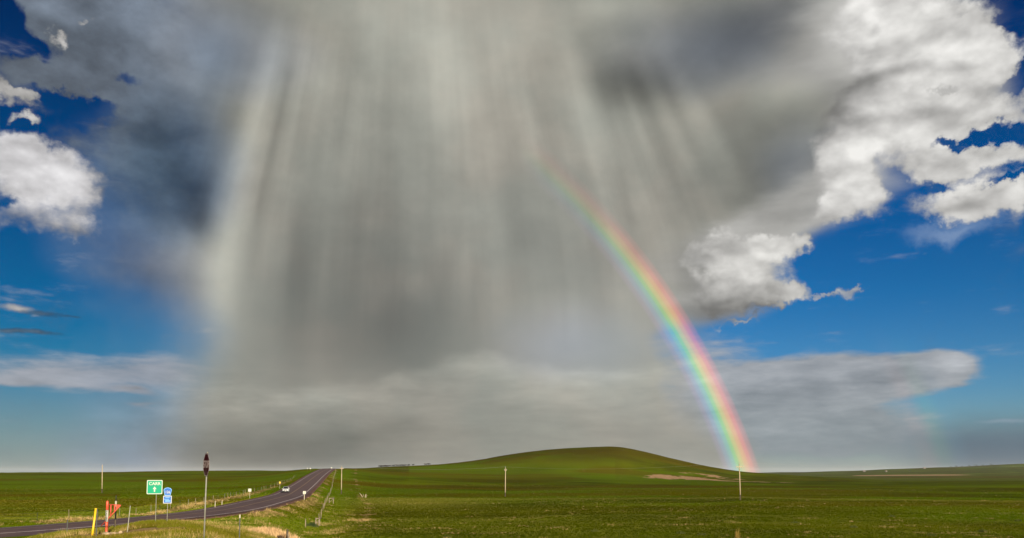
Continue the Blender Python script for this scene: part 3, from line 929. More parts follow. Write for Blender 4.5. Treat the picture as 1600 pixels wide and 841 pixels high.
# =====================================================================================================
# ground sheet
# =====================================================================================================
def masks(x, y):
    """dry (straw), bare (soil), lush (bright green), brown (dull ochre grass) at ground points, 0..1"""
    x = np.asarray(x, float)
    y = np.asarray(y, float)
    r = np.hypot(x, y)
    p = 800 + 1250 * x / np.maximum(y, 1)
    off, _ = road_near(x, y)
    n1 = fbm(x / 6, y / 6, 21, 4)
    n2 = fbm(x / 22, y / 22, 31, 4)
    n3 = fbm(x / 110, y / 70, 41, 4)
    n4 = fbm(x / 2.2, y / 2.2, 51, 3)
    dry = np.zeros_like(x)
    # straw along the left fence line
    dry += np.exp(-((off + 11.5 + 2.0 * (n2 - 0.5)) / 1.7)**2) * sstep(n1, 0.22, 0.5) * (y > 60) * (0.35 + 0.65 * (1 - sstep(r, 250, 500)))
    # right verge
    dry += np.exp(-((off - 6.8) / 1.5)**2) * sstep(n1, 0.32, 0.62) * (y > 70) * 0.75
    dry += sstep(n4 * 0.5 + n1 * 0.35 + n2 * 0.15, 0.53, 0.64) * ((off > 5) & (off < 22) & (y > 40)) * 0.5
    # knoll with the signs
    knoll = (1 - sstep(r, 58, 78)) * (x < 5) * (off > 4.5)
    dry += knoll * sstep(n4 * 0.6 + n1 * 0.4, 0.52, 0.70) * 0.5
    
    rust = knoll * sstep(fbm(x / 3, y / 3, 77, 3), 0.55, 0.7)
    # large straw clump spot
    dry += np.exp(-(((x + 20.5) / 4.0)**2 + ((y - 71) / 9.0)**2)) * 1.0
    # fence line on the right
    dry += np.exp(-((off - 19.0) / 1.0)**2) * sstep(n1, 0.3, 0.6) * 0.5 * (y > 100)
    # field flecks
    dry += 0.45 * sstep(fbm(x / 3.5, y / 3.5, 61, 3), 0.66, 0.78) * (off > 22)
    bare = np.zeros_like(x)
    # soil at the foot of the marker
    bare += np.exp(-(((x + 21.3) / 3.0)**2 + ((y - 45.0) / 3.6)**2)) * 2.0 * sstep(n4, 0.2, 0.5)
    # eroded bank at the hill foot
    for bx, by, rx, ry, a in BANKS:
        d = ((x - bx) / rx)**2 + ((y - by) / ry)**2
        bare += a * np.exp(-d * 1.3) * sstep(fbm(x / 14, y / 20, 71, 4) * 0.55 + fbm(x / 5, y / 9, 72, 3) * 0.45, 0.34, 0.60)
    # track across the far fields
    ty = 2050 - 0.12 * (x - 700)
    bare += np.exp(-((y - ty) / 150)**2) * sstep(p, 1310, 1350) * (1 - sstep(p, 1470, 1560)) * 0.9
    bare += 0.8 * np.exp(-((off - 5.0) / 0.7)**2) + 0.8 * np.exp(-((off + 5.0) / 0.7)**2) * 0.6
    lush = sstep(n3, 0.46, 0.64) * 0.7 + (p < 520) * sstep(fbm(x / 60, y / 14, 87, 3), 0.48, 0.62) * 0.6
    lush += 0.9 * np.exp(-((off - 12.5) / 3.0)**2) * (y > 90) + 0.9 * np.exp(-((off + 7.5) / 2.6)**2) * (y > 70)
    lush += 0.5 * np.exp(-((p - 770) / 90)**2) * np.exp(-((r - 700) / 110)**2)
    lush += 0.8 * np.exp(-((r - 262) / 16)**2) * (p > 900)
    # pale strip between the bearings 560 and 760
    pale = np.exp(-(((p - 650) / 110)**2 + ((r - 205 - 8 * (n2 - .5)) / 26)**2)) + 0.5 * np.exp(-((r - 232) / 9)**2) * (p > 560)
    brown = sstep(fbm(x / 90, y / 45, 81, 4), 0.50, 0.66) * 0.7
    hill = sstep(ground_c(x, y), 9.0, 26.0) * (r < 1400) * (p > 700)
    brown += 0.9 * hill * sstep(n2 * 0.4 + n3 * 0.6 + 0.25 * sstep(p, 820, 960), 0.35, 0.65)
    lush += 0.8 * sstep(ground_c(x, y), 2.0, 9.0) * (1 - hill) * (r < 1100) * (p > 640) * (p < 960)
    brown += 0.9 * np.exp(-((y - 235) / 14)**2) * (p < 190) * (p > -600) + 0.7 * np.exp(-(((p - 310) / 60)**2 + ((r - 520) / 90)**2))
    brown += 0.7 * np.exp(-((p - 640) / 90)**2) * np.exp(-((r - 262) / 9)**2)
    brown += 0.7 * 1.3 * np.exp(-((y - 1650 + 0.12 * (x - 700)) / 170)**2) * sstep(p, 1320, 1400)
    brown += 0.9 * rust
    lush += knoll * sstep(fbm(x / 4, y / 4, 97, 3), 0.45, 0.6)
    c = lambda a: np.clip(a, 0, 1)
    band = sstep(fbm(x / 240, y / 22, 103, 4), 0.46, 0.62)
    band2 = sstep(fbm(x / 160, y / 40, 113, 4), 0.5, 0.66)
    brown += 0.28 * band2 * (r > 110)
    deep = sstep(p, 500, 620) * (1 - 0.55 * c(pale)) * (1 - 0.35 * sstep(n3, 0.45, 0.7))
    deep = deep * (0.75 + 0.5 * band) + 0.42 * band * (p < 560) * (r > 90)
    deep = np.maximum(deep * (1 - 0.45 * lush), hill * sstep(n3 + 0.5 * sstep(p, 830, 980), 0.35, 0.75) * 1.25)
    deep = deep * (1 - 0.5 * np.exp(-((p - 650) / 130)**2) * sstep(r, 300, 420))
    return c(dry), c(bare), c(lush), c(brown), c(pale), c(deep)


BANKS = [(at(1022, 610), 608, 12, 22, 0.9), (at(1045, 612), 612, 16, 28, 1.1), (at(1072, 612), 610, 18, 30, 1.2), (at(1100, 602), 600, 14, 20, 1.1), (at(1106, 668), 664, 20, 20, 0.9), (at(1132, 640), 634, 18, 16, 0.9),
         (at(1080, 668), 668, 18, 9, 0.6), (at(1160, 585), 580, 22, 12, 1.1), (at(1190, 580), 574, 22, 11, 1.1), (at(1212, 578), 572, 14, 7, 0.8)]
_gc = {}


def ground_c(x, y):
    k = (x.shape, float(x.sum()))
    return _gc[k] if k in _gc else ground(x, y)


def terrain():
    rings = np.concatenate([np.array([0.6, 2, 4]), np.geomspace(6, 1400, 440), np.geomspace(1420, 5000, 110), np.geomspace(5200, 14000, 16)])
    fa = np.linspace(-40, 40, 820)
    ba = np.linspace(40, 320, 90)[1:-1]
    az = np.radians(np.concatenate([fa, ba]))
    A, Rr = np.meshgrid(az, rings)
    x, y = (Rr * np.sin(A)).ravel(), (Rr * np.cos(A)).ravel()
    z = ground(x, y)
    _gc[(x.shape, float(x.sum()))] = z
    nr, na = len(rings), len(az)
    idx = np.arange(nr * na).reshape(nr, na)
    a = idx[:-1, :]
    b = np.roll(idx, -1, axis=1)[:-1, :]
    c = np.roll(idx, -1, axis=1)[1:, :]
    d = idx[1:, :]
    q = np.stack([a, b, c, d], -1).reshape(-1, 4)
    cen = idx[0][::-1]
    me = bpy.data.meshes.new('ground')
    me.vertices.add(nr * na)
    me.vertices.foreach_set('co', np.stack([x, y, z], 1).ravel().astype(np.float32))
    nl = q.size + len(cen)
    me.loops.add(nl)
    me.loops.foreach_set('vertex_index', np.concatenate([q[:, ::-1].ravel(), cen[::-1]]).astype(np.int32))
    me.polygons.add(len(q) + 1)
    me.polygons.foreach_set('loop_start', np.concatenate([np.arange(len(q)) * 4, [q.size]]).astype(np.int32))
    me.polygons.foreach_set('use_smooth', np.ones(len(q) + 1, bool))
    me.update(calc_edges=True)
    me.validate()
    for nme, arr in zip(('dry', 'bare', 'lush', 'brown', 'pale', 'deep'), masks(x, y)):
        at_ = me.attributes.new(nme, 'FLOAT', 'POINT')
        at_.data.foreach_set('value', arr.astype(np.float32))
    o = bpy.data.objects.new('ground', me)
    COL.objects.link(o)
    tag(o, kind='structure')
    return o


GREEN = (0.138, 0.166, 0.0012)
DARK = (0.078, 0.095, 0.001)
LUSH = (0.118, 0.190, 0.002)
BROWN = (0.122, 0.080, 0.002)
STRAW = (0.33, 0.225, 0.085)
PALE = (0.24, 0.225, 0.025)
SOIL = (0.50, 0.36, 0.20)


def grass_colour(t, pos, small=True):
    n_a = t.noise(pos, 0.03, 5, 0.6)
    n_b = t.noise(pos, 0.22, 5, 0.62)
    n_c = t.noise(pos, 1.6, 4, 0.65)
    c = t.mix(t.mr(n_a, 0.35, 0.65), DARK, GREEN)
    c = t.mix(t.m('MULTIPLY', t.mr(n_b, 0.45, 0.75), 0.45), c, DARK)
    c = t.mix(t.m('MULTIPLY', t.attr('lush'), 0.85), c, LUSH)
    c = t.mix(t.m('MULTIPLY', t.attr('brown'), 0.75), c, BROWN)
    c = t.mix(t.m('MULTIPLY', t.attr('pale'), 0.9), c, PALE)
    c = t.mix(t.m('MULTIPLY', t.mr(n_c, 0.52, 0.75), 0.35), c, (0.12, 0.13, 0.006))
    # 'deep' multiplies the colour darker, mainly right of the fence and on the hill
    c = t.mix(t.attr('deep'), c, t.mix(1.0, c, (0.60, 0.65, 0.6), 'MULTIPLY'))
    return c, n_a, n_b, n_c


def ground_material():
    m = new_mat('pasture_ground')
    t = T(m)
    pos = t.n('ShaderNodeNewGeometry').outputs['Position']
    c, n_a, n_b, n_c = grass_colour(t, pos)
    n_d = t.noise(pos, 6.0, 3, 0.6)
    dry = t.mr(t.m('ADD', t.attr('dry'), t.m('MULTIPLY', t.m('SUBTRACT', n_c, 0.5), 0.9)), 0.30, 0.85)
    c = t.mix(t.m('MULTIPLY', dry, 0.8), c, t.mix(n_d, (0.22, 0.15, 0.05), STRAW))
    bare = t.mr(t.m('ADD', t.attr('bare'), t.m('MULTIPLY', t.m('SUBTRACT', n_b, 0.5), 0.8)), 0.30, 0.75)
    c = t.mix(bare, c, t.mix(t.mr(n_c, 0.3, 0.7), (0.27, 0.13, 0.065), SOIL))
    hgt = t.m('ADD', t.m('MULTIPLY', n_c, 0.5), t.m('MULTIPLY', n_b, 1.2))
    bp = t.n('ShaderNodeBump', {'Strength': 0.8, 'Distance': 0.5, 'Height': hgt})
    t.out(c, 1.0, 0, 0.0, bp.outputs[0])
    return m


land = terrain()
land.data.materials.append(ground_material())


# =====================================================================================================
# road
# =====================================================================================================
def ribbon(name, offs, lift, mat, parent=None, i0=0, i1=None, drop=0.0, dash=None):
    """strip following the road between two offsets right of the centre line"""
    P = ROAD[i0:i1]
    N = RN[i0:i1]
    V, Fc = [], []
    cols = list(offs)
    for k in range(len(P)):
        for j, o_ in enumerate(cols):
            dz = -drop if (drop and j in (0, len(cols) - 1)) else 0.0
            crown = -0.02 * abs(o_)
            V.append((P[k, 0] + N[k, 0] * o_, P[k, 1] + N[k, 1] * o_, P[k, 2] + EYE + lift + crown + dz))
    n = len(cols)
    for k in range(len(P) - 1):
        for j in range(n - 1):
            Fc.append((k * n + j, k * n + j + 1, (k + 1) * n + j + 1, (k + 1) * n + j))
    b = MB()
    b.raw(V, Fc)
    o = b.build(name, mat, parent)
    for p in o.data.polygons:
        if p.normal.z < 0:
            p.flip()
    return o


def road_material():
    m = new_mat('chip_seal_asphalt')
    t = T(m)
    pos = t.n('ShaderNodeNewGeometry').outputs['Position']
    n1 = t.noise(pos, 0.25, 5, 0.6)
    n2 = t.noise(pos, 9.0, 4, 0.7)
    n3 = t.noise(pos, 1.1, 4, 0.6)
    c = t.mix(t.mr(n1, 0.3, 0.7), (0.090, 0.050, 0.055), (0.130, 0.078, 0.080))
    c = t.mix(t.m('MULTIPLY', t.mr(n2, 0.4, 0.75), 0.35), c, (0.17, 0.12, 0.115))
    c = t.mix(t.m('MULTIPLY', t.mr(n3, 0.55, 0.75), 0.35), c, (0.055, 0.040, 0.045))
    t.out(c, 0.85, 0, 0.3, t.n('ShaderNodeBump', {'Strength': 0.4, 'Distance': 0.02, 'Height': n2}).outputs[0])
    return m


def paint_material(name, rgb):
    m = new_mat(name)
    t = T(m)
    pos = t.n('ShaderNodeNewGeometry').outputs['Position']
    w = t.mr(t.noise(pos, 1.2, 5, 0.7), 0.28, 0.52)
    t.out(t.mix(w, (0.15, 0.10, 0.10), rgb), 0.7, 0, 0.3)
    return m


MAT['asphalt'] = road_material()
MAT['shoulder'] = simple('red_gravel_shoulder', (0.15, 0.075, 0.06), 0.95, 0, 0.1, 0.3, 0.5, (0.3, 0.18, 0.12), 0.5)
MAT['edge_paint'] = paint_material('worn_white_road_paint', (0.58, 0.49, 0.48))
MAT['mid_paint'] = paint_material('worn_yellow_road_paint', (0.30, 0.19, 0.10))
tag(ribbon('road_shoulder', [-5.6, -5.2, 5.4, 6.0], 0.06, 'shoulder', drop=0.35), kind='structure')
tag(ribbon('road', [-4.5, 0, 4.5], 0.10, 'asphalt'), kind='structure')
NEAR = int(np.argmin(np.abs(ROAD[:, 1] - 88)))
tag(ribbon('road', [4.52, 9.0, 13.5], 0.10, 'asphalt', None, 0, NEAR), kind='structure')
tag(ribbon('road_edge_line', [3.74, 3.95], 0.108, 'edge_paint', None, 0, NEAR + 6), kind='structure')
tag(ribbon('road_edge_line', [-3.72, -3.52], 0.108, 'edge_paint'), kind='structure')
tag(ribbon('road_edge_line', [3.46, 3.72], 0.108, 'edge_paint'), kind='structure')
tag(ribbon('road_centre_line', [-0.14, 0.14], 0.108, 'mid_paint'), kind='structure')


# =====================================================================================================
# grass
# =====================================================================================================
def grass_blades():
    X, Y, H, W, B = [], [], [], [], []

    def scatter(n, amin, amax, r0, r1, h, w, blades, keep=None, pw=1.0):
        a = np.radians(rng.uniform(amin, amax, n))
        r = np.sqrt(rng.uniform(0, 1, n)**pw * (r1**2 - r0**2) + r0**2)
        x, y = r * np.sin(a), r * np.cos(a)
        k = np.ones(n, bool) if keep is None else keep(x, y)
        off, _ = road_near(x, y)
        k &= (np.abs(off) > 5.3) & ~((x < -43) & (y < 95) & (off > 0) & (off < 14))
        x, y = x[k], y[k]
        X.append(x); Y.append(y)
        H.append(h * rng.uniform(0.55, 1.3, len(x)))
        W.append(np.full(len(x), w))
        B.append(np.full(len(x), blades))

    # knoll and verge
    scatter(60000, -38, -10, 20, 82, 0.20, 0.018, 7)
    # rough verge beside the road and along the fences
    scatter(26000, -36, -11, 70, 170, 0.30, 0.028, 6, keep=lambda x, y: (np.abs(road_near(x, y)[0]) < 22) & (fbm(x / 4, y / 4, 131, 3) > 0.48))
    # pasture on both sides
    scatter(64000, -38, 37, 80, 140, 0.16, 0.030, 5)
    scatter(52000, -38, 37, 140, 240, 0.16, 0.045, 4)
    scatter(26000, -38, 37, 240, 420, 0.16, 0.06, 4)
    x, y, h, w, b = map(np.concatenate, (X, Y, H, W, B))
    dry, bare, lush, brown, pale, deep = masks(x, y)
    keep = rng.uniform(0, 1, len(x)) > bare * 1.1
    clump = fbm(x / 1.7, y / 1.7, 91, 3)
    h = h * (0.45 + 1.1 * clump) * (1 + 0.55 * dry)
    x, y, h, w, b, dry, lush, brown, pale, deep = [q[keep] for q in (x, y, h, w, b, dry, lush, brown, pale, deep)]
    z = ground(x, y)
    off, zr = road_near(x, y)
    isdry = rng.uniform(0, 1, len(x)) < dry * 0.9
    ti = np.repeat(np.arange(len(x)), b)
    n = len(ti)
    th = rng.uniform(0, 2 * np.pi, n)
    sp = 0.10 + 0.5 * h[ti] * rng.uniform(0.2, 1, n)
    rad = rng.uniform(0, 0.16, n) * (1 + w[ti] * 8)
    ph = rng.uniform(0, 2 * np.pi, n)
    bx, by = x[ti] + rad * np.cos(ph), y[ti] + rad * np.sin(ph)
    bz = z[ti] - 0.03
    hh = h[ti] * rng.uniform(0.5, 1.15, n)
    ww = w[ti] * rng.uniform(0.6, 1.3, n) * 0.5
    dx, dy = np.cos(th) * ww, np.sin(th) * ww
    lx, ly = np.cos(ph) * sp * 0.5, np.sin(ph) * sp * 0.5
    v = np.empty((n, 3, 3), np.float32)
    v[:, 0] = np.stack([bx - dx, by - dy, bz], 1)
    v[:, 1] = np.stack([bx + dx, by + dy, bz], 1)
    v[:, 2] = np.stack([bx + lx, by + ly, bz + hh], 1)
    me = bpy.data.meshes.new('grass')
    me.vertices.add(n * 3)
    me.vertices.foreach_set('co', v.ravel())
    me.loops.add(n * 3)
    me.loops.foreach_set('vertex_index', np.arange(n * 3, dtype=np.int32))
    me.polygons.add(n)
    me.polygons.foreach_set('loop_start', (np.arange(n) * 3).astype(np.int32))
    me.update(calc_edges=True)
    dv = np.clip(isdry * rng.uniform(0.6, 1.0, len(x)) + 0.12 * rng.uniform(0, 1, len(x)), 0, 1)
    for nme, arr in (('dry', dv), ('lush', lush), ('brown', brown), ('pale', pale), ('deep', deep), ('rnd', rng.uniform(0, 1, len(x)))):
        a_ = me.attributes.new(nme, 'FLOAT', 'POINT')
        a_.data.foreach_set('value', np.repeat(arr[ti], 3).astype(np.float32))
    o = bpy.data.objects.new('grass', me)
    COL.objects.link(o)
    m = new_mat('grass_blades')
    t = T(m)
    pos = t.n('ShaderNodeNewGeometry').outputs['Position']
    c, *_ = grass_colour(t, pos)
    c = t.mix(1.0, c, (0.60, 0.60, 0.60), 'MULTIPLY')
    c = t.mix(t.m('MULTIPLY', t.attr('rnd'), 0.35), c, (0.13, 0.145, 0.006))
    c = t.mix(t.attr('dry'), c, t.mix(t.attr('rnd'), (0.26, 0.165, 0.07), (0.48, 0.34, 0.15)))
    t.out(c, 1.0, 0, 0.0)
    me.materials.append(m)
    return tag(o, 'short green pasture grass with straw-coloured tufts', 'grass', kind='stuff')


grass_blades()


# =====================================================================================================
# power line
# =====================================================================================================
def utility_pole(px, d, h, label, lean=0.0, arm=0.0, arm_rot=0.0, tops=2):
    x = at(px, d)
    t = thing('utility_pole', label, 'utility pole', (x, d, gz(x, d)), 0, 'wooden utility poles across the pasture')
    b = MB()
    top = Vector((lean * h, 0, h))
    b.path([(0, 0, 1.3), top * 0.5 + Vector((0, 0, 0.65)), top], [0.155, 0.135, 0.105], 10)
    b.build('shaft', 'pole', t, True)
    MB().path([(0, 0, -0.5), (0, 0, 1.3)], [0.175, 0.158], 10).build('butt', 'butt', t, True)
    ends = []
    if arm:
        c, s = math.cos(arm_rot), math.sin(arm_rot)
        z = h - 0.75
        MB().box((lean * z, -0.16, z), (arm, 0.12, 0.17), arm_rot, bev=0.01).build('crossarm', 'pole', t)
        br = MB()
        for k in (-1, 1):
            br.tube((lean * z + k * arm * 0.36 * c, -0.17 + k * arm * 0.36 * s, z - 0.02), (lean * z, -0.12, z - 0.72), 0.022, n=6)
        br.build('arm_brace', 'steel', t)
        spots = [(k * arm * 0.46, z + 0.07) for k in (-1, 1)]
    else:
        spots = [(0.17, h - 0.55)]
    for sx_, z in spots:
        px_ = lean * z + sx_ * math.cos(arm_rot)
        py_ = -0.16 + sx_ * math.sin(arm_rot) if arm else -0.05
        ins = MB().path([(px_, py_, z), (px_, py_, z + 0.10), (px_, py_, z + 0.12), (px_, py_, z + 0.22), (px_, py_, z + 0.26)], [0.02, 0.03, 0.075, 0.065, 0.03], 10)
        ins.build('insulator', 'glaze', t, True)
        ends.append(Vector((x + px_, d + py_, gz(x, d) + z + 0.25)))
    i = MB().path([(lean * h, 0, h), (lean * h, 0, h + 0.14), (lean * h, 0, h + 0.17), (lean * h, 0, h + 0.28), (lean * h, 0, h + 0.32)], [0.02, 0.03, 0.08, 0.07, 0.03], 10)
    i.build('insulator', 'glaze', t, True)
    ends.append(Vector((x + lean * h, d, gz(x, d) + h + 0.30)))
    return ends


EN = [utility_pole(-250, 262, 9.2, 'weathered utility pole beyond the left side of the view'),
      utility_pole(162, 262, 9.1, 'slender bare utility pole in the pasture behind the green sign', lean=-0.022),
      utility_pole(534.5, 262, 9.0, 'utility pole with short crossarm beside the crest of the road', arm=1.3, arm_rot=0.25),
      utility_pole(789.5, 256, 9.2, 'bare utility pole standing alone in front of the long hill', lean=0.008, arm=0.9, arm_rot=0.5),
      utility_pole(1155, 197, 8.9, 'utility pole with wide crossarm where the rainbow meets the ground', lean=-0.010, arm=2.1, arm_rot=0.35),
      utility_pole(1790, 172, 8.9, 'weathered utility pole beyond the right side of the view')]
WLAB = ['thin bright power wire running left from the slender bare pole', 'thin power wire between the slender left pole and the pole by the road',
        'thin power wire from the pole by the road to the pole before the hill', 'thin power wire from the pole before the hill to the pole under the rainbow', 'thin power wire running right from the pole under the rainbow']
for k in range(5):
    a, b = EN[k][-1], EN[k + 1][-1]
    pts = []
    for j in range(17):
        f = j / 16
        p = a.lerp(b, f)
        p.z -= 1.1 * 4 * f * (1 - f)
        pts.append(p)
    tag(MB().path(pts, 0.008, 5).build('power_wire', 'wire', None, True), WLAB[k], 'wire', 'power line wires')


# =====================================================================================================
# road signs
# =====================================================================================================
def rounded(w, h, r, n=4):
    pts = []
    for cx, cz, a0 in ((w / 2 - r, h / 2 - r, 0), (-w / 2 + r, h / 2 - r, 90), (-w / 2 + r, -h / 2 + r, 180), (w / 2 - r, -h / 2 + r, 270)):
        for k in range(n + 1):
            a = R(a0 + 90 * k / n)
            pts.append((cx + r * math.cos(a), cz + r * math.sin(a)))
    return pts


def frame_ring(outer, inner, y0, y1):
    """a flat ring between two outlines with the same point count"""
    n = len(outer)
    b = MB()
    V = [(x, y0, z) for x, z in outer] + [(x, y0, z) for x, z in inner] + [(x, y1, z) for x, z in outer] + [(x, y1, z) for x, z in inner]
    Fc = []
    for i in range(n):
        j = (i + 1) % n
        Fc += [(i, j, n + j, n + i), (2 * n + i, 3 * n + i, 3 * n + j, 2 * n + j), (i, 2 * n + i, 2 * n + j, j), (n + i, n + j, 3 * n + j, 3 * n + i)]
    return b.raw(V, Fc)


def sign_post(parent, h, r=0.028, dz=-0.4, name='post', mat='steel'):
    b = MB().box((0, 0.03, (h + dz) / 2), (2 * r, r * 1.4, h - dz), bev=0.004)
    return b.build(name, mat, parent)


def bolts(parent, zs):
    for z in zs:
        MB().tube((0, -0.012, z), (0, -0.022, z), 0.012, n=8).build('bolt', 'steel', parent)


# green guide sign
d = 58
x = at(246.5, d)
t = thing('guide_sign', 'square green guide sign reading CARR with an upward arrow on a thin post', 'road sign', (x, d, gz(x, d)), R(5))
sign_post(t, 3.02, 0.02)
zc = 3.05 - 0.52
MB().prism(rounded(1.10, 1.02, 0.07), -0.006, 0.004).build('sign_back', 'signback', t).location = (-0.12, 0, zc)
p = MB().prism(rounded(1.10, 1.02, 0.07), -0.010, -0.0065).build('sign_face', 'green', t)
p.location = (-0.12, 0, zc)
frame_ring(rounded(1.085, 1.005, 0.065), rounded(0.985, 0.905, 0.05), -0.0145, -0.0105).build('border', 'white', p)
lettering('CARR', 0.215, 'white', p, (0, -0.0125, 0.24), squeeze=1.08, bold=0.006)
MB().prism([(0.045, -0.34), (0.045, -0.14), (0.135, -0.14), (0, 0.045), (-0.135, -0.14), (-0.045, -0.14), (-0.045, -0.34)], -0.0145, -0.0105).build('arrow', 'white', p)
bolts(p, (0.42, -0.42))

# blue county route marker with plate below
x = at(264.5, d)
t = thing('route_sign', 'blue pentagon route marker above a small blue plate on one thin post', 'road sign', (x, d, gz(x, d)), R(5))
sign_post(t, 2.46, 0.02)


def penta(s):
    pts = [(0.285, 0.13), (0.20, 0.235), (0.0, 0.29), (-0.20, 0.235), (-0.285, 0.13), (-0.20, -0.29), (0.20, -0.29)]
    return [(a * s, b * s) for a, b in pts]


mk = MB().prism(penta(1.0), -0.008, 0.004).build('route_marker', 'blue', t)
mk.location = (-0.01, 0, 2.14 + 0.06)
frame_ring(penta(1.0), penta(0.86), -0.0125, -0.0085).build('border', 'pale_blue', mk)
lettering('126', 0.20, 'white', mk, (0, -0.0125, -0.05), squeeze=0.85, bold=0.004)
pl = MB().prism(rounded(0.60, 0.56, 0.03), -0.008, 0.004).build('plate', 'blue', t)
pl.location = (-0.01, 0, 1.615)
frame_ring(rounded(0.59, 0.55, 0.03), rounded(0.50, 0.46, 0.02), -0.0125, -0.0085).build('border', 'white', pl)
for bx_, bz_, bw_, bh_ in ((0, 0.15, 0.30, 0.05), (-0.05, 0.02, 0.34, 0.05), (0.02, -0.10, 0.36, 0.09)):
    MB().box((bx_, -0.0105, bz_), (bw_, 0.003, bh_)).build('worn_symbol', 'pale_blue', pl)
bolts(pl, (0.20, -0.20))

# stop sign seen almost edge on
d = 27
x = at(322.5, d)
t = thing('stop_sign', 'dark red STOP sign seen almost edge on atop a tall steel post', 'road sign', (x, d, gz(x, d)), 0)
b = MB().path([(0, 0, -0.5), (0.02, 0, 1.4), (0.045, 0, 2.96)], [0.026, 0.026, 0.026], 10)
b.build('post', 'steel', t, True)
pv = bpy.data.objects.new('sign_face', None)
bpy.data.objects.remove(pv)
face = MB().prism([(0.381 / math.cos(R(22.5)) * math.cos(R(22.5 + 45 * k)), 0.381 / math.cos(R(22.5)) * math.sin(R(22.5 + 45 * k))) for k in range(8)], -0.036, -0.0325).build('sign_face', 'red', t)
face.location = (0.05, 0, 2.53)
yaw = -math.degrees(math.atan2(-x, d)) - 76            # turned towards the road on the left
face.rotation_euler = (0, 0, R(yaw + 2 * math.degrees(math.atan2(-x, d))))


def octo(a): return [(a / math.cos(R(22.5)) * math.cos(R(22.5 + 45 * k)), a / math.cos(R(22.5)) * math.sin(R(22.5 + 45 * k))) for k in range(8)]


MB().prism(octo(0.381), -0.032, -0.030).build('sign_back', 'signback', face)
frame_ring(octo(0.376), octo(0.352), -0.0385, -0.0365).build('border', 'sign_grey', face)
lettering('STOP', 0.255, 'sign_grey', face, (0, -0.0375, 0.0), squeeze=0.86, bold=0.006)
bolts(face, (0.29, -0.29))


# small square signs and markers along the road
def small_sign(px, d, zface, w, h, label, mat='white', post='white_post', post_w=0.035, yaw=4):
    x = at(px, d)
    t = thing('roadside_sign', label, 'road sign', (x, d, gz(x, d)), R(yaw), 'small signs along the road')
    sign_post(t, zface + h * 0.45, post_w, -0.3, 'post', post)
    f = MB().prism(rounded(w, h, 0.03), -0.010, 0.002).build('sign_face', mat, t)
    f.location = (0, 0, zface)
    frame_ring(rounded(w * 0.96, h * 0.96, 0.03), rounded(w * 0.88, h * 0.88, 0.03), -0.0135, -0.0105).build('border', 'signback', f)
    bolts(f, (h * 0.35, -h * 0.35))
    return t


small_sign(392, 190, 1.95, 0.72, 0.72, 'square pale sign standing left of the road behind the straw fence line')
small_sign(438.5, 262, 2.0, 0.5, 0.6, 'small yellowish sign left of the road just beyond the white car', 'yellow')
small_sign(477, 166, 1.55, 0.60, 0.60, 'white square sign on a pale post at the right edge of the road', post_w=0.06)
small_sign(481, 535, 1.2, 0.6, 0.6, 'left one of two tiny white signs near the crest of the road')
small_sign(485.5, 530, 1.2, 0.75, 0.6, 'right one of two tiny white signs near the crest of the road')
small_sign(518.5, 548, 1.0, 0.8, 0.7, 'tiny white sign right of the road at its crest')

# =====================================================================================================
# markers and posts on the knoll
# =====================================================================================================
d = 45
x = at(171, d)
t = thing('pipeline_marker', 'orange pipeline marker post with a white WARNING band standing in bare soil', 'marker post', (x, d, gz(x, d)), R(8))
h = (gz(x, d), 0)
H_ = 1.88
b = MB().path([(0, 0, -0.3), (0, 0, 0.42)], [0.062, 0.062], 14)
b.build('base_tube', 'orange', t, True)
MB().path([(0, 0, 0.40), (0, 0, 0.44)], [0.072, 0.072], 14).build('collar', 'dark_metal', t, True)
MB().path([(0, 0, 0.44), (0, 0, 0.70)], [0.070, 0.070], 14).build('lower_sleeve', 'orange', t, True)
band = MB().path([(0, 0, 0.70), (0, 0, 1.36)], [0.069, 0.069], 14).build('white_band', 'white', t, True)
lettering('WARNING', 0.085, 'black', band, (0, -0.071, 1.03), (math.pi / 2, math.pi / 2, 0), squeeze=1.15, bold=0.004)
MB().path([(0, 0, 1.36), (0, 0, H_ - 0.12), (0, 0, H_ - 0.04), (0, 0, H_)], [0.070, 0.070, 0.06, 0.03], 14).build('top_sleeve', 'orange', t, True)
# stones at its foot
for k in range(7):
    a = rng.uniform(0, 6.28)
    rr = rng.uniform(0.15, 0.9)
    sx_, sy_ = x + 0.35 + rr * math.cos(a), d - 0.2 + rr * math.sin(a) * 0.7
    bm = bmesh.new()
    bmesh.ops.create_icosphere(bm, subdivisions=2, radius=1)
    s3 = (rng.uniform(0.10, 0.26), rng.uniform(0.08, 0.2), rng.uniform(0.05, 0.13))
    for v in bm.verts:
        k_ = 0.85 + 0.3 * float(vnoise(np.array([v.co.x * 2 + k * 9]), np.array([v.co.y * 2 + v.co.z * 3]))[0])
        v.co = Vector((v.co.x * s3[0], v.co.y * s3[1], v.co.z * s3[2])) * k_
    me = bpy.data.meshes.new('stone')
    bm.to_mesh(me)
    bm.free()
    me.materials.append(MAT['concrete'])
    o = bpy.data.objects.new('stone', me)
    COL.objects.link(o)
    o.location = (sx_, sy_, gz(sx_, sy_) + 0.03)
    tag(o, 'small pale stone in the bare soil at the foot of the orange marker', 'stone', 'stones at the foot of the orange marker')

d = 42
x = at(149, d)
t = thing('marker_post', 'plain bright yellow marker post leaning slightly to the right', 'marker post', (x, d, gz(x, d)))
tl = 0.11
MB().path([(-tl * 0.3, 0, -0.4), (tl * 1.36, 0, 1.40)], [0.054, 0.054], 12).build('tube', 'yellow', t, True)
MB().path([(tl * 1.36, 0, 1.40), (tl * 1.40, 0, 1.43), (tl * 1.41, 0, 1.445)], [0.066, 0.066, 0.03], 12).build('cap', 'yellow', t, True)


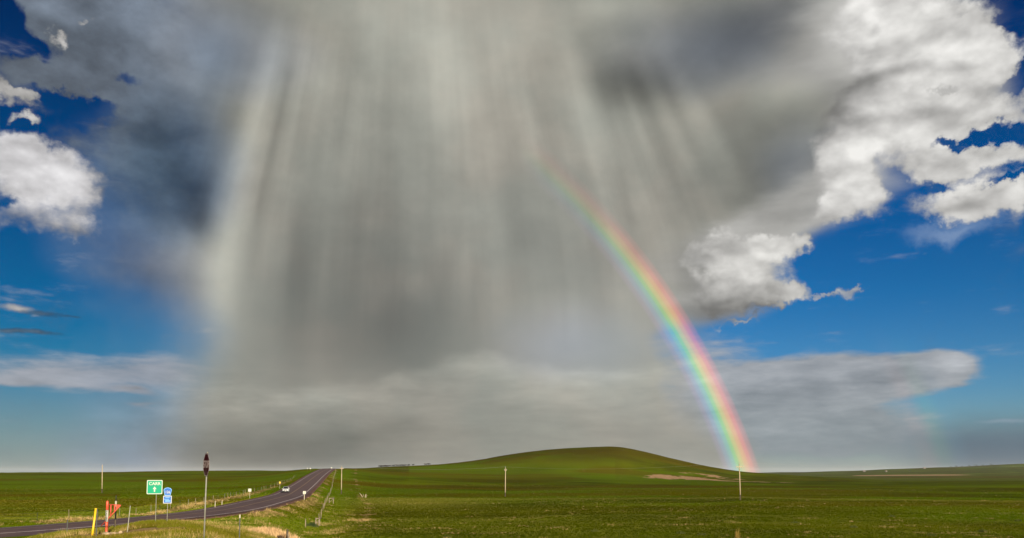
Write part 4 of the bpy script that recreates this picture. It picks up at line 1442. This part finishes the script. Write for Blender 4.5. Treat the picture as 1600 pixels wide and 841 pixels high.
def tpost(px, d, h, label, lean=0.0, mat='dark_metal', tip=None, w=0.03):
    x = at(px, d)
    t = thing('steel_post', label, 'post', (x, d, gz(x, d)), R(20), 'metal posts around the knoll')
    b = MB()
    M4 = Matrix.Shear('XY', 4, (lean, 0))
    m = MB().box((0, 0, (h - 0.3) / 2), (w * 1.6, 0.008, h + 0.3)).box((0, 0.0 + w * 0.55, (h - 0.3) / 2), (0.008, w, h + 0.3))
    for k in range(int(h / 0.12)):
        m.box((0, -0.010, 0.15 + k * 0.12), (0.012, 0.012, 0.03))
    m.v = [tuple(M4 @ Vector(v)) for v in m.v]
    m.build('shaft', mat, t)
    if tip:
        q = MB().box((0, 0, h - 0.09), (w * 1.9, 0.03, 0.19))
        q.v = [tuple(M4 @ Vector(v)) for v in q.v]
        q.build('tip', tip, t)
    return t


tpost(155.5, 40, 1.42, 'dark metal post close beside the yellow marker', 0.0, w=0.034)
tpost(110, 52, 0.98, 'short dark metal post left of the yellow marker against the road', 0.01, w=0.04)
tpost(203.5, 45, 1.46, 'thin pale grey post leaning right beside the bare soil', 0.075, 'steel', w=0.022)
tpost(377.5, 44, 1.40, 'dark post with a pale tip standing in the grass right of the stop sign', 0.0, 'dark_metal', 'white_post', 0.036)

# cattle guard wing, red, seen behind the marker
d = 60
x0 = at(172.5, d)
g0 = gz(x0, d)
t = thing('cattle_guard_wing', 'weathered red triangular cattle guard wing of bars behind the orange marker', 'gate wing', (x0, d, g0), R(-6))
topz = EYE - 50 / 1250 * d - g0
lowz = EYE - 76 / 1250 * d - g0
W_ = 20.5 / 1250 * d
MB().tube((0, 0, -0.4), (0, 0, topz + 0.03), 0.045, n=10).build('hinge_post', 'red_paint', t, True)
MB().tube((0, 0, topz), (W_, 0, topz - 0.05), 0.036, n=8).build('top_rail', 'red_paint', t, True)
MB().tube((W_, 0, topz - 0.05), (-0.5, 0, lowz - 0.35), 0.04, n=8).build('diagonal_brace', 'red_paint', t, True)
for fx in (0.22, 0.52):
    zb = topz - 0.05 + (lowz - 0.35 - topz + 0.05) * (W_ - fx * W_) / (W_ + 0.5)
    MB().tube((fx * W_, 0, topz - 0.02), (fx * W_, 0, zb), 0.05, n=8).build('upright', 'red_paint', t, True)
zb = topz - 0.05 + (lowz - 0.35 - topz + 0.05) * (W_ - 0.66 * W_) / (W_ + 0.5)
zb2 = topz - 0.05 + (lowz - 0.35 - topz + 0.05) * (W_ - 0.90 * W_) / (W_ + 0.5)
MB().prism([(0.66 * W_, topz - 0.06), (0.90 * W_, topz - 0.08), (0.90 * W_, zb2), (0.66 * W_, zb)], -0.012, 0.012).build('reflector_panel', 'orange', t)
d = 63
x = at(184.3, d)
t = thing('guard_post', 'white post with a black cap just behind the red cattle guard wing', 'post', (x, d, gz(x, d)))
hh_ = EYE - 42.5 / 1250 * d - gz(x, d)
MB().path([(0, 0, -0.3), (0, 0, hh_ - 0.52)], [0.065, 0.065], 10).build('shaft', 'dark_wood', t, True)
MB().path([(0, 0, hh_ - 0.54), (0, 0, hh_ - 0.10)], [0.075, 0.075], 10).build('white_sleeve', 'white_post', t, True)
MB().path([(0, 0, hh_ - 0.10), (0, 0, hh_ + 0.30), (0, 0, hh_ + 0.34)], [0.035, 0.035, 0.015], 10).build('cap', 'black', t, True)


# =====================================================================================================
# fences
# =====================================================================================================
def off_point(s_y, o_):
    """point on the road's offset line at distance ahead s_y"""
    k = int(np.argmin(np.abs(ROAD[14:, 1] - s_y))) + 14
    return ROAD[k, 0] + RN[k, 0] * o_, ROAD[k, 1] + RN[k, 1] * o_


def fence(name, label, pts, hmin, hmax, strands=3, wood_r=0.065, every_wood=1):
    x0, y0 = pts[0]
    base = Vector((x0, y0, gz(x0, y0)))
    t = thing(name, label, 'fence', base)
    tops = []
    for k, (x, y) in enumerate(pts):
        h = rng.uniform(hmin, hmax)
        z = gz(x, y)
        ln = rng.normal(0, 0.05, 2)
        r_ = wood_r * rng.uniform(0.8, 1.25)
        c = Vector((x, y, z)) - base
        if k % every_wood == 0:
            MB().path([c + Vector((0, 0, -0.3)), c + Vector((ln[0] * h, ln[1] * h, h * 0.96)), c + Vector((ln[0] * h, ln[1] * h, h))], [r_, r_ * 0.9, r_ * 0.7], 8).build('post', 'post_wood', t, True)
        else:
            MB().box(c + Vector((0, 0, h / 2 - 0.15)), (0.045, 0.03, h + 0.3)).build('post', 'steel' if k % 2 else 'dark_metal', t)
        tops.append(c + Vector((0, 0, h)))
    for s in range(strands):
        pp = [p - Vector((0.07, 0, 0.12 + 0.32 * s)) for p in tops]
        MB().path(pp, 0.006, 4).build('barbed_wire', 'barb', t)
    return t


# right-hand fence: runs from the field corner beside the verge up over the crest
rp = []
yy = 118.0
while yy < 520:
    rp.append((at(498, 118) + (yy - 118) * ((at(523, 400) - at(498, 118)) / (400 - 118)) + rng.normal(0, 0.08), yy + rng.normal(0, 0.3)))
    yy += 8.5 if yy < 200 else 14.0
fence('wire_fence', 'old wooden post and wire fence climbing from the verge right of the road', rp, 0.95, 1.4, 3, 0.055)
lp = []
yy = 84.0
while yy < 430:
    q = off_point(yy, -12.2 + rng.normal(0, 0.15))
    lp.append(q)
    yy += 5.5 if yy < 200 else 8.0
fence('wire_fence', 'low wire fence in straw grass along the left side of the road', lp, 0.95, 1.25, 3, 0.05, 3)


def brace(px, d, label, w=1.9, h=1.35, yaw=-12):
    x = at(px, d)
    t = thing('fence_brace', label, 'fence brace', (x, d, gz(x, d)), R(yaw), 'wooden corner braces of the right fence')
    MB().path([(-w / 2, 0, -0.3), (-w / 2, 0, h)], [0.11, 0.095], 9).build('brace_post', 'post_wood', t, True)
    MB().path([(w / 2, 0, -0.3), (w / 2 - 0.05, 0, h + 0.05)], [0.11, 0.095], 9).build('brace_post', 'post_wood', t, True)
    MB().path([(-w / 2 - 0.15, -0.10, h - 0.14), (w / 2 + 0.2, -0.10, h - 0.08)], [0.085, 0.085], 9).build('rail', 'post_wood', t, True)
    MB().path([(-w / 2, 0.09, 0.2), (w / 2, 0.09, h - 0.3)], [0.05, 0.05], 8).build('diagonal_brace', 'post_wood', t, True)
    return t


brace(498.5, 119, 'grey wooden fence brace of two posts and a rail at the low corner', 0.8, 1.2, 60)
brace(519, 186, 'grey wooden fence brace with a wide pale top rail higher up the verge', 1.2, 1.3, 50)

# loose posts near the fence
def loose(px, d, h, lean, label, r=0.07, mat='post_wood', ly=0.0):
    x = at(px, d)
    o = MB().path([(0, 0, -0.3), (lean * h * 0.5, ly * h * 0.5, h * 0.5), (lean * h, ly * h, h)], [r * 1.05, r, r * 0.75], 9).build('wooden_post', mat, None, True)
    o.location = (x, d, gz(x, d))
    return tag(o, label, 'post', 'loose wooden posts in the grass')


loose(479.6, 113, 1.25, 0.0, 'single upright pale post between the straw clump and the fence corner', 0.075)
loose(568.5, 238, 1.25, -0.85, 'long pole leaning left in the pasture beside the utility pole', 0.09, 'pole')
loose(572.5, 236, 1.05, 0.05, 'short upright stub in the pasture next to the leaning pole', 0.13, 'pole')
loose(570.5, 237, 1.1, -0.35, 'thin slanted pole between the leaning pole and the stub', 0.05, 'pole')
loose(451, 67, 1.0, 0.05, 'dark broken post in front of the straw clump', 0.09, 'dark_wood')
loose(454.5, 66, 0.72, -0.10, 'pale weathered post beside the dark broken post', 0.085, 'post_wood')
loose(338.5, 128, 1.1, 0.02, 'pale marker stake in the straw left of the road', 0.07, 'white_post')
loose(349, 138, 0.8, 0.05, 'short pale stake in the straw line further up the road', 0.07, 'white_post')


# =====================================================================================================
# plants
# =====================================================================================================
def blade_plant(name, label, cat, x, y, n, rx, ry, h, w, cols, lean=0.5, group=None, stems=0):
    """upright grass or weed clump from many thin blades"""
    V, Fc = [], []
    z0 = gz(x, y)
    a = rng.uniform(0, 2 * np.pi, n)
    q = np.sqrt(rng.uniform(0, 1, n))
    bx, by = q * rx * np.cos(a), q * ry * np.sin(a)
    gzv = ground(x + bx, y + by) - z0
    for i in range(n):
        hh = h * rng.uniform(0.5, 1.1) * (1.05 - 0.6 * q[i]**2)
        th = rng.uniform(0, 6.283)
        ww = w * rng.uniform(0.6, 1.3)
        dx, dy = math.cos(th) * ww, math.sin(th) * ww
        lx, ly = rng.normal(0, lean * hh * 0.5), rng.normal(0, lean * hh * 0.5)
        b = len(V)
        V += [(bx[i] - dx, by[i] - dy, gzv[i] - 0.05), (bx[i] + dx, by[i] + dy, gzv[i] - 0.05), (bx[i] + lx * 0.5 + dx * 0.7, by[i] + ly * 0.5 + dy * 0.7, gzv[i] + hh * 0.65),
              (bx[i] + lx * 0.5 - dx * 0.7, by[i] + ly * 0.5 - dy * 0.7, gzv[i] + hh * 0.65), (bx[i] + lx, by[i] + ly, gzv[i] + hh)]
        Fc += [(b, b + 1, b + 2, b + 3), (b + 3, b + 2, b + 4)]
    me = bpy.data.meshes.new(name)
    me.from_pydata(V, [], Fc)
    m = new_mat(name + '_material')
    t = T(m)
    pos = t.n('ShaderNodeNewGeometry').outputs['Position']
    c = t.mix(t.mr(t.noise(pos, 3.0, 4, 0.7), 0.35, 0.65), cols[0], cols[1])
    t.out(c, 0.85, 0, 0.1)
    me.materials.append(m)
    o = bpy.data.objects.new(name, me)
    COL.objects.link(o)
    o.location = (x, y, z0)
    return tag(o, label, cat, group)


STR = ((0.28, 0.17, 0.085), (0.58, 0.39, 0.20))
blade_plant('dry_grass_clump', 'large straw coloured clump of tall dead grass right of the knoll', 'grass clump', at(446, 74), 74, 1500, 2.2, 3.4, 0.85, 0.020, STR, 0.5)
blade_plant('dry_grass_clump', 'lower straw coloured clump left of the large straw clump', 'grass clump', at(420, 66), 66, 900, 1.4, 2.6, 0.60, 0.018, STR, 0.5)
blade_plant('weed_bush', 'small dark leafless weed at the foot of the straw clump', 'weed', at(444, 64.5), 64.5, 260, 0.42, 0.4, 0.62, 0.016, ((0.035, 0.02, 0.018), (0.075, 0.045, 0.035)), 0.9)
blade_plant('weed_bush', 'dark green weed beside the low fence corner', 'weed', at(490, 116), 116, 200, 0.9, 0.6, 0.75, 0.03, ((0.02, 0.035, 0.012), (0.045, 0.065, 0.02)), 0.7)
blade_plant('weed_stalk', 'tall ochre weed stalk standing alone in the near pasture', 'weed', at(1149, 88), 88, 70, 0.30, 0.25, 1.15, 0.014, ((0.16, 0.11, 0.02), (0.30, 0.20, 0.05)), 0.25)
for k, (px, d, hgt) in enumerate(((1530, 96, 0.5), (700, 92, 0.35), (1062, 93, 0.4), (1095, 91, 0.35), (1330, 104, 0.4), (1585, 118, 0.5), (930, 99, 0.35), (1450, 90, 0.45), (1240, 112, 0.4), (1390, 128, 0.45))):
    blade_plant('grass_tussock', 'dark grass tussock scattered in the near pasture on the right', 'grass tussock', at(px, d), d, 90, 0.55, 0.4, hgt, 0.022, ((0.035, 0.045, 0.006), (0.08, 0.09, 0.02)), 0.8, 'dark tussocks in the pasture')


# far trees and farm on the ridge to the right
def far_tree(px, d, h, w, label):
    x = at(px, d)
    t = thing('ridge_tree', label, 'tree', (x, d, gz(x, d)), rng.uniform(0, 6), 'trees on the far ridge')
    tr = MB().path([(0, 0, -0.5), (0, 0, h * 0.35), (w * 0.04, 0, h * 0.7)], [h * 0.035, h * 0.028, h * 0.012], 7)
    for k in range(4):
        a = k * 1.6
        tr.tube((0, 0, h * (0.3 + 0.07 * k)), (math.cos(a) * w * 0.28, math.sin(a) * w * 0.28, h * (0.55 + 0.06 * k)), h * 0.014, h * 0.006, 5)
    tr.build('trunk', 'bark', t, True)
    V, Fc = [], []
    cl = [(rng.normal(0, w * 0.2), rng.normal(0, w * 0.2), h * rng.uniform(0.38, 0.85), w * rng.uniform(0.16, 0.30)) for _ in range(10)]
    for i in range(900):
        c = cl[i % 10]
        v = rng.normal(0, 1, 3)
        v *= rng.uniform(0.4, 1.0)**0.5 / np.linalg.norm(v) * c[3]
        p = np.array([c[0] + v[0], c[1] + v[1], c[2] + v[2] * 0.8])
        u = rng.normal(0, 1, 3)
        u *= h * 0.03 / np.linalg.norm(u)
        q = rng.normal(0, 1, 3)
        q *= h * 0.03 / np.linalg.norm(q)
        b = len(V)
        V += [tuple(p - u), tuple(p + u), tuple(p + q)]
        Fc.append((b, b + 1, b + 2))
    m = MB()
    m.raw(V, Fc)
    m.build('crown', 'tree_leaf', t)
    return t


far_tree(1420, 2550, 9, 15, 'dark round tree standing alone on the distant plain')
for px, d, h in ((1484, 2980, 7), (1493, 3010, 9), (1502, 2990, 8), (1513, 3030, 9), (1524, 3010, 10), (1534, 3040, 8), (1548, 3040, 10), (1277, 2300, 4), (1284, 2300, 5)):
    far_tree(px, d, h, h * 1.5, 'dark tree in the loose row along the distant right ridge' if px > 1400 else 'low dark tree far out on the plain beyond the hill')


def farm(px, d, w, label):
    x = at(px, d)
    t = thing('farm_building', label, 'building', (x, d, gz(x, d)), R(rng.uniform(-20, 20)), 'farm buildings on the far plain')
    dd, h, r_ = w * 0.6, w * 0.34, w * 0.24
    MB().box((0, 0, h / 2 - 0.3), (w, dd, h + 0.6)).build('wall', 'wall', t)
    rf = MB()
    rf.raw([(-w * .53, -dd * .56, h - .02), (w * .53, -dd * .56, h - .02), (w * .53, dd * .56, h - .02), (-w * .53, dd * .56, h - .02), (-w * .53, 0, h + r_), (w * .53, 0, h + r_)],
           [(0, 1, 5, 4), (2, 3, 4, 5), (0, 4, 3), (1, 2, 5), (0, 3, 2, 1)])
    rf.build('roof', 'roof', t)
    MB().box((w * 0.12, -dd / 2 - 0.03, 1.05), (1.0, 0.08, 2.1)).build('door', 'dark_wood', t)
    for wx in (-0.28, 0.34):
        MB().box((wx * w, -dd / 2 - 0.03, h * 0.55), (1.2, 0.08, 1.1)).build('window', 'glass', t)


farm(1349, 2850, 8, 'tiny pale farm building furthest left on the distant plain')
farm(1383, 2700, 7, 'tiny pale farm building left of the lone distant tree')
farm(1443, 2950, 8, 'tiny pale farm building right of the lone distant tree')


# =====================================================================================================
# cattle on the skyline
# =====================================================================================================
def skin_mesh(name, verts, edges, rad, sub=1):
    me = bpy.data.meshes.new(name)
    me.from_pydata(verts, edges, [])
    o = bpy.data.objects.new(name, me)
    COL.objects.link(o)
    md = o.modifiers.new('skin', 'SKIN')
    md.use_smooth_shade = True
    for i, r_ in enumerate(rad):
        sv = me.skin_vertices[0].data[i]
        sv.radius = r_ if isinstance(r_, tuple) else (r_, r_)
        sv.use_root = i == 0
    o.modifiers.new('sub', 'SUBSURF').levels = sub
    dg = bpy.context.evaluated_depsgraph_get()
    out = bpy.data.meshes.new_from_object(o.evaluated_get(dg))
    bpy.data.objects.remove(o)
    out.name = name
    return out


def cow_mesh(graze):
    nk = [(0.98, 0, 1.20), (1.22, 0, 0.80), (1.36, 0, 0.42), (1.44, 0, 0.20)] if graze else [(0.98, 0, 1.25), (1.22, 0, 1.42), (1.46, 0, 1.40), (1.68, 0, 1.26)]
    v = [(-0.75, 0, 1.05), (-0.35, 0, 1.0), (0.1, 0, 0.98), (0.6, 0, 1.05)] + nk
    r_ = [(0.30, 0.36), (0.34, 0.38), (0.36, 0.40), (0.32, 0.38), (0.20, 0.26), 0.15, 0.14, 0.085]
    e = [(0, 1), (1, 2), (2, 3), (3, 4), (4, 5), (5, 6), (6, 7)]

    def chain(root, pts, rr):
        p = root
        for q, w in zip(pts, rr):
            v.append(q)
            r_.append(w)
            e.append((p, len(v) - 1))
            p = len(v) - 1
    for s in (-1, 1):
        chain(0, [(-0.72, s * 0.24, 0.78), (-0.80, s * 0.24, 0.42), (-0.74, s * 0.24, 0.20), (-0.72, s * 0.24, 0.02)], [0.15, 0.075, 0.055, 0.065])   # hind leg: thigh, hock, shank, hoof
        chain(3, [(0.62, s * 0.22, 0.70), (0.60, s * 0.22, 0.38), (0.60, s * 0.22, 0.18), (0.62, s * 0.22, 0.02)], [0.12, 0.07, 0.05, 0.06])
        chain(6, [(nk[2][0] - 0.05, s * 0.20, nk[2][2] + 0.08)], [0.035])      # ear
    chain(0, [(-1.02, 0, 1.15), (-1.10, 0, 0.75), (-1.10, 0, 0.40)], [0.05, 0.03, 0.05])   # tail
    m = skin_mesh('cow', v, e, r_)
    m.materials.append(MAT['cow'])
    return m


COWS = [cow_mesh(False), cow_mesh(True)]


def ridge_d(px):
    """where the skyline lies on that bearing"""
    ds = np.linspace(450, 1300, 600)
    xs = at(px, 1.0) * ds
    e = (ground(xs, ds) - EYE) / ds
    return float(ds[int(np.argmax(e))])


herd = [593.5, 594.8, 596.2, 597.4, 598.8, 600.2, 601.6, 603.0, 604.6, 606.2] + [609.0, 614.2, 616.0, 620.4, 621.6, 625.0, 627.8, 630.6, 632.0, 634.0, 638.2, 639.0, 645.8] + [664.8, 668.2, 671.2]
for k, px in enumerate(herd):
    d = ridge_d(px) - rng.uniform(0, 8)
    x = at(px, d)
    o = bpy.data.objects.new('cow', COWS[k % 3 == 0])
    COL.objects.link(o)
    o.location = (x, d, gz(x, d))
    o.rotation_euler = (0, 0, rng.choice([0, math.pi]) + rng.normal(0, 0.5))
    o.scale = (1.15,) * 3
    lab = 'black cow in the tight bunch at the left end of the skyline herd' if k < 10 else ('black cow spread along the middle of the skyline herd' if k < 23 else 'black cow in the group of three right of the skyline herd')
    tag(o, lab, 'cow', ['cows bunched at the left of the skyline', 'cows spread along the skyline', 'three cows apart on the skyline'][0 if k < 10 else 1 if k < 23 else 2])


# =====================================================================================================
# car coming down the road
# =====================================================================================================
def loft(sections, close=True):
    """sections: list of equal-length closed outlines"""
    n = len(sections[0])
    V = [p for s in sections for p in s]
    Fc = []
    for i in range(len(sections) - 1):
        for k in range(n):
            k2 = (k + 1) % n
            Fc.append((i * n + k, i * n + k2, (i + 1) * n + k2, (i + 1) * n + k))
    if close:
        Fc.append(tuple(range(n)))
        Fc.append(tuple((len(sections) - 1) * n + k for k in range(n)))
    return V, Fc


def build_car():
    d = 228
    k = int(np.argmin(np.abs(ROAD[14:, 1] - d))) + 14
    off = -1.9
    x, y, z = ROAD[k, 0] + RN[k, 0] * off, ROAD[k, 1] + RN[k, 1] * off, ROAD[k, 2] + EYE + 0.10 - 0.04
    hd = math.atan2(-RT[k, 1], -RT[k, 0])
    t = thing('car', 'white sport utility car driving towards the viewer on the two lane road', 'car', (x, y, z), hd)
    t.scale = (0.95, 0.95, 0.95)
    # x forward, z up; lower body sections along x: (x, half width, sill z, belt z)
    secs = []
    for X, hw, z0, z1 in ((-2.30, 0.80, 0.48, 0.95), (-2.22, 0.90, 0.36, 1.08), (-1.4, 0.95, 0.32, 1.10), (0.0, 0.96, 0.30, 1.07), (0.95, 0.95, 0.30, 1.06), (1.30, 0.94, 0.32, 1.04), (2.0, 0.91, 0.36, 0.97), (2.26, 0.84, 0.40, 0.88), (2.36, 0.72, 0.48, 0.74)):
        secs.append([(X, -hw * 0.93, z0), (X, hw * 0.93, z0), (X, hw, z0 + 0.18), (X, hw, z1 - 0.14), (X, hw * 0.92, z1), (X, -hw * 0.92, z1), (X, -hw, z1 - 0.14), (X, -hw, z0 + 0.18)])
    body = MB().raw(*loft(secs)).build('body', 'car', t, True)
    cab = []
    for X, hw, z0, z1 in ((-2.16, 0.74, 1.05, 1.10), (-1.92, 0.76, 1.05, 1.62), (-1.2, 0.80, 1.05, 1.74), (-0.2, 0.80, 1.05, 1.76), (0.35, 0.78, 1.05, 1.70), (1.22, 0.80, 1.03, 1.06)):
        cab.append([(X, -0.86, z0), (X, 0.86, z0), (X, hw * 0.9, z1 - 0.02), (X, hw * 0.8, z1), (X, -hw * 0.8, z1), (X, -hw * 0.9, z1 - 0.02)])
    MB().raw(*loft(cab)).build('roof', 'car', t, True)
    MB().raw([(1.14, -0.70, 1.11), (1.14, 0.70, 1.11), (0.40, 0.60, 1.66), (0.40, -0.60, 1.66), (1.17, -0.70, 1.13), (1.17, 0.70, 1.13), (0.43, 0.60, 1.69), (0.43, -0.60, 1.69)],
             [(0, 1, 2, 3), (4, 5, 6, 7), (0, 1, 5, 4), (1, 2, 6, 5), (2, 3, 7, 6), (3, 0, 4, 7)]).build('windscreen', 'glass', t)
    for s in (-1, 1):
        for xa, xb, xc, xd in ((0.95, 0.32, -0.42, -0.42), (-0.50, -0.50, -1.35, -1.35)):
            q = [(xa, s * 0.875, 1.12), (xd, s * 0.875, 1.12), (xc, s * 0.765, 1.62), (xb, s * 0.765, 1.62)]
            MB().raw(q + [(a, b + s * 0.02, c) for a, b, c in q], [(0, 1, 2, 3), (4, 5, 6, 7), (0, 1, 5, 4), (1, 2, 6, 5), (2, 3, 7, 6), (3, 0, 4, 7)]).build('side_window', 'glass', t)
        MB().box((0.80, s * 1.02, 1.16), (0.14, 0.20, 0.15), bev=0.03).build('mirror', 'car', t)
        MB().box((2.22, s * 0.62, 0.82), (0.16, 0.34, 0.16), bev=0.04).build('headlight', 'lamp', t)
        MB().box((2.30, s * 0.58, 0.52), (0.08, 0.20, 0.09), bev=0.02).build('fog_lamp', 'lamp', t)
        MB().box((-2.27, s * 0.72, 0.92), (0.08, 0.14, 0.34), bev=0.02).build('tail_light', 'red', t)
        MB().box((0.1, s * 0.965, 0.93), (0.16, 0.03, 0.03)).build('door_handle', 'trim', t)
        for wx in (1.48, -1.42):
            w = MB().tube((wx, s * 0.74, 0.36), (wx, s * 0.985, 0.36), 0.36, n=20).build('wheel', 'tyre', t, True)
            MB().tube((wx, s * 0.98, 0.36), (wx, s * 0.995, 0.36), 0.22, n=16).build('rim', 'rim', w, True)
    MB().box((2.335, 0, 0.73), (0.07, 0.80, 0.16), bev=0.02).build('grille', 'trim', t)
    MB().box((2.30, 0, 0.44), (0.22, 1.50, 0.16), bev=0.05).build('front_bumper', 'trim', t)
    MB().box((2.42, 0, 0.50), (0.02, 0.32, 0.15)).build('number_plate', 'white', t)
    MB().box((-2.30, 0, 0.50), (0.14, 1.6, 0.2), bev=0.05).build('rear_bumper', 'trim', t)


build_car()


# =====================================================================================================
# thin haze over the plains
# =====================================================================================================
def haze_box(density):
    hz = MB().box((0, 0, 26), (40000, 40000, 128)).build('haze', 'wall')
    m = new_mat('thin_haze')
    t = T(m)
    v = t.n('ShaderNodeVolumePrincipled', {'Color': (0.80, 0.85, 0.92), 'Density': density, 'Anisotropy': 0.0})
    o = t.n('ShaderNodeOutputMaterial')
    t.t.links.new(v.outputs[0], o.inputs['Volume'])
    hz.data.materials.clear()
    hz.data.materials.append(m)
    tag(hz, 'thin pale haze over the distant plain', 'haze', kind='stuff')


haze_box(0.000026)
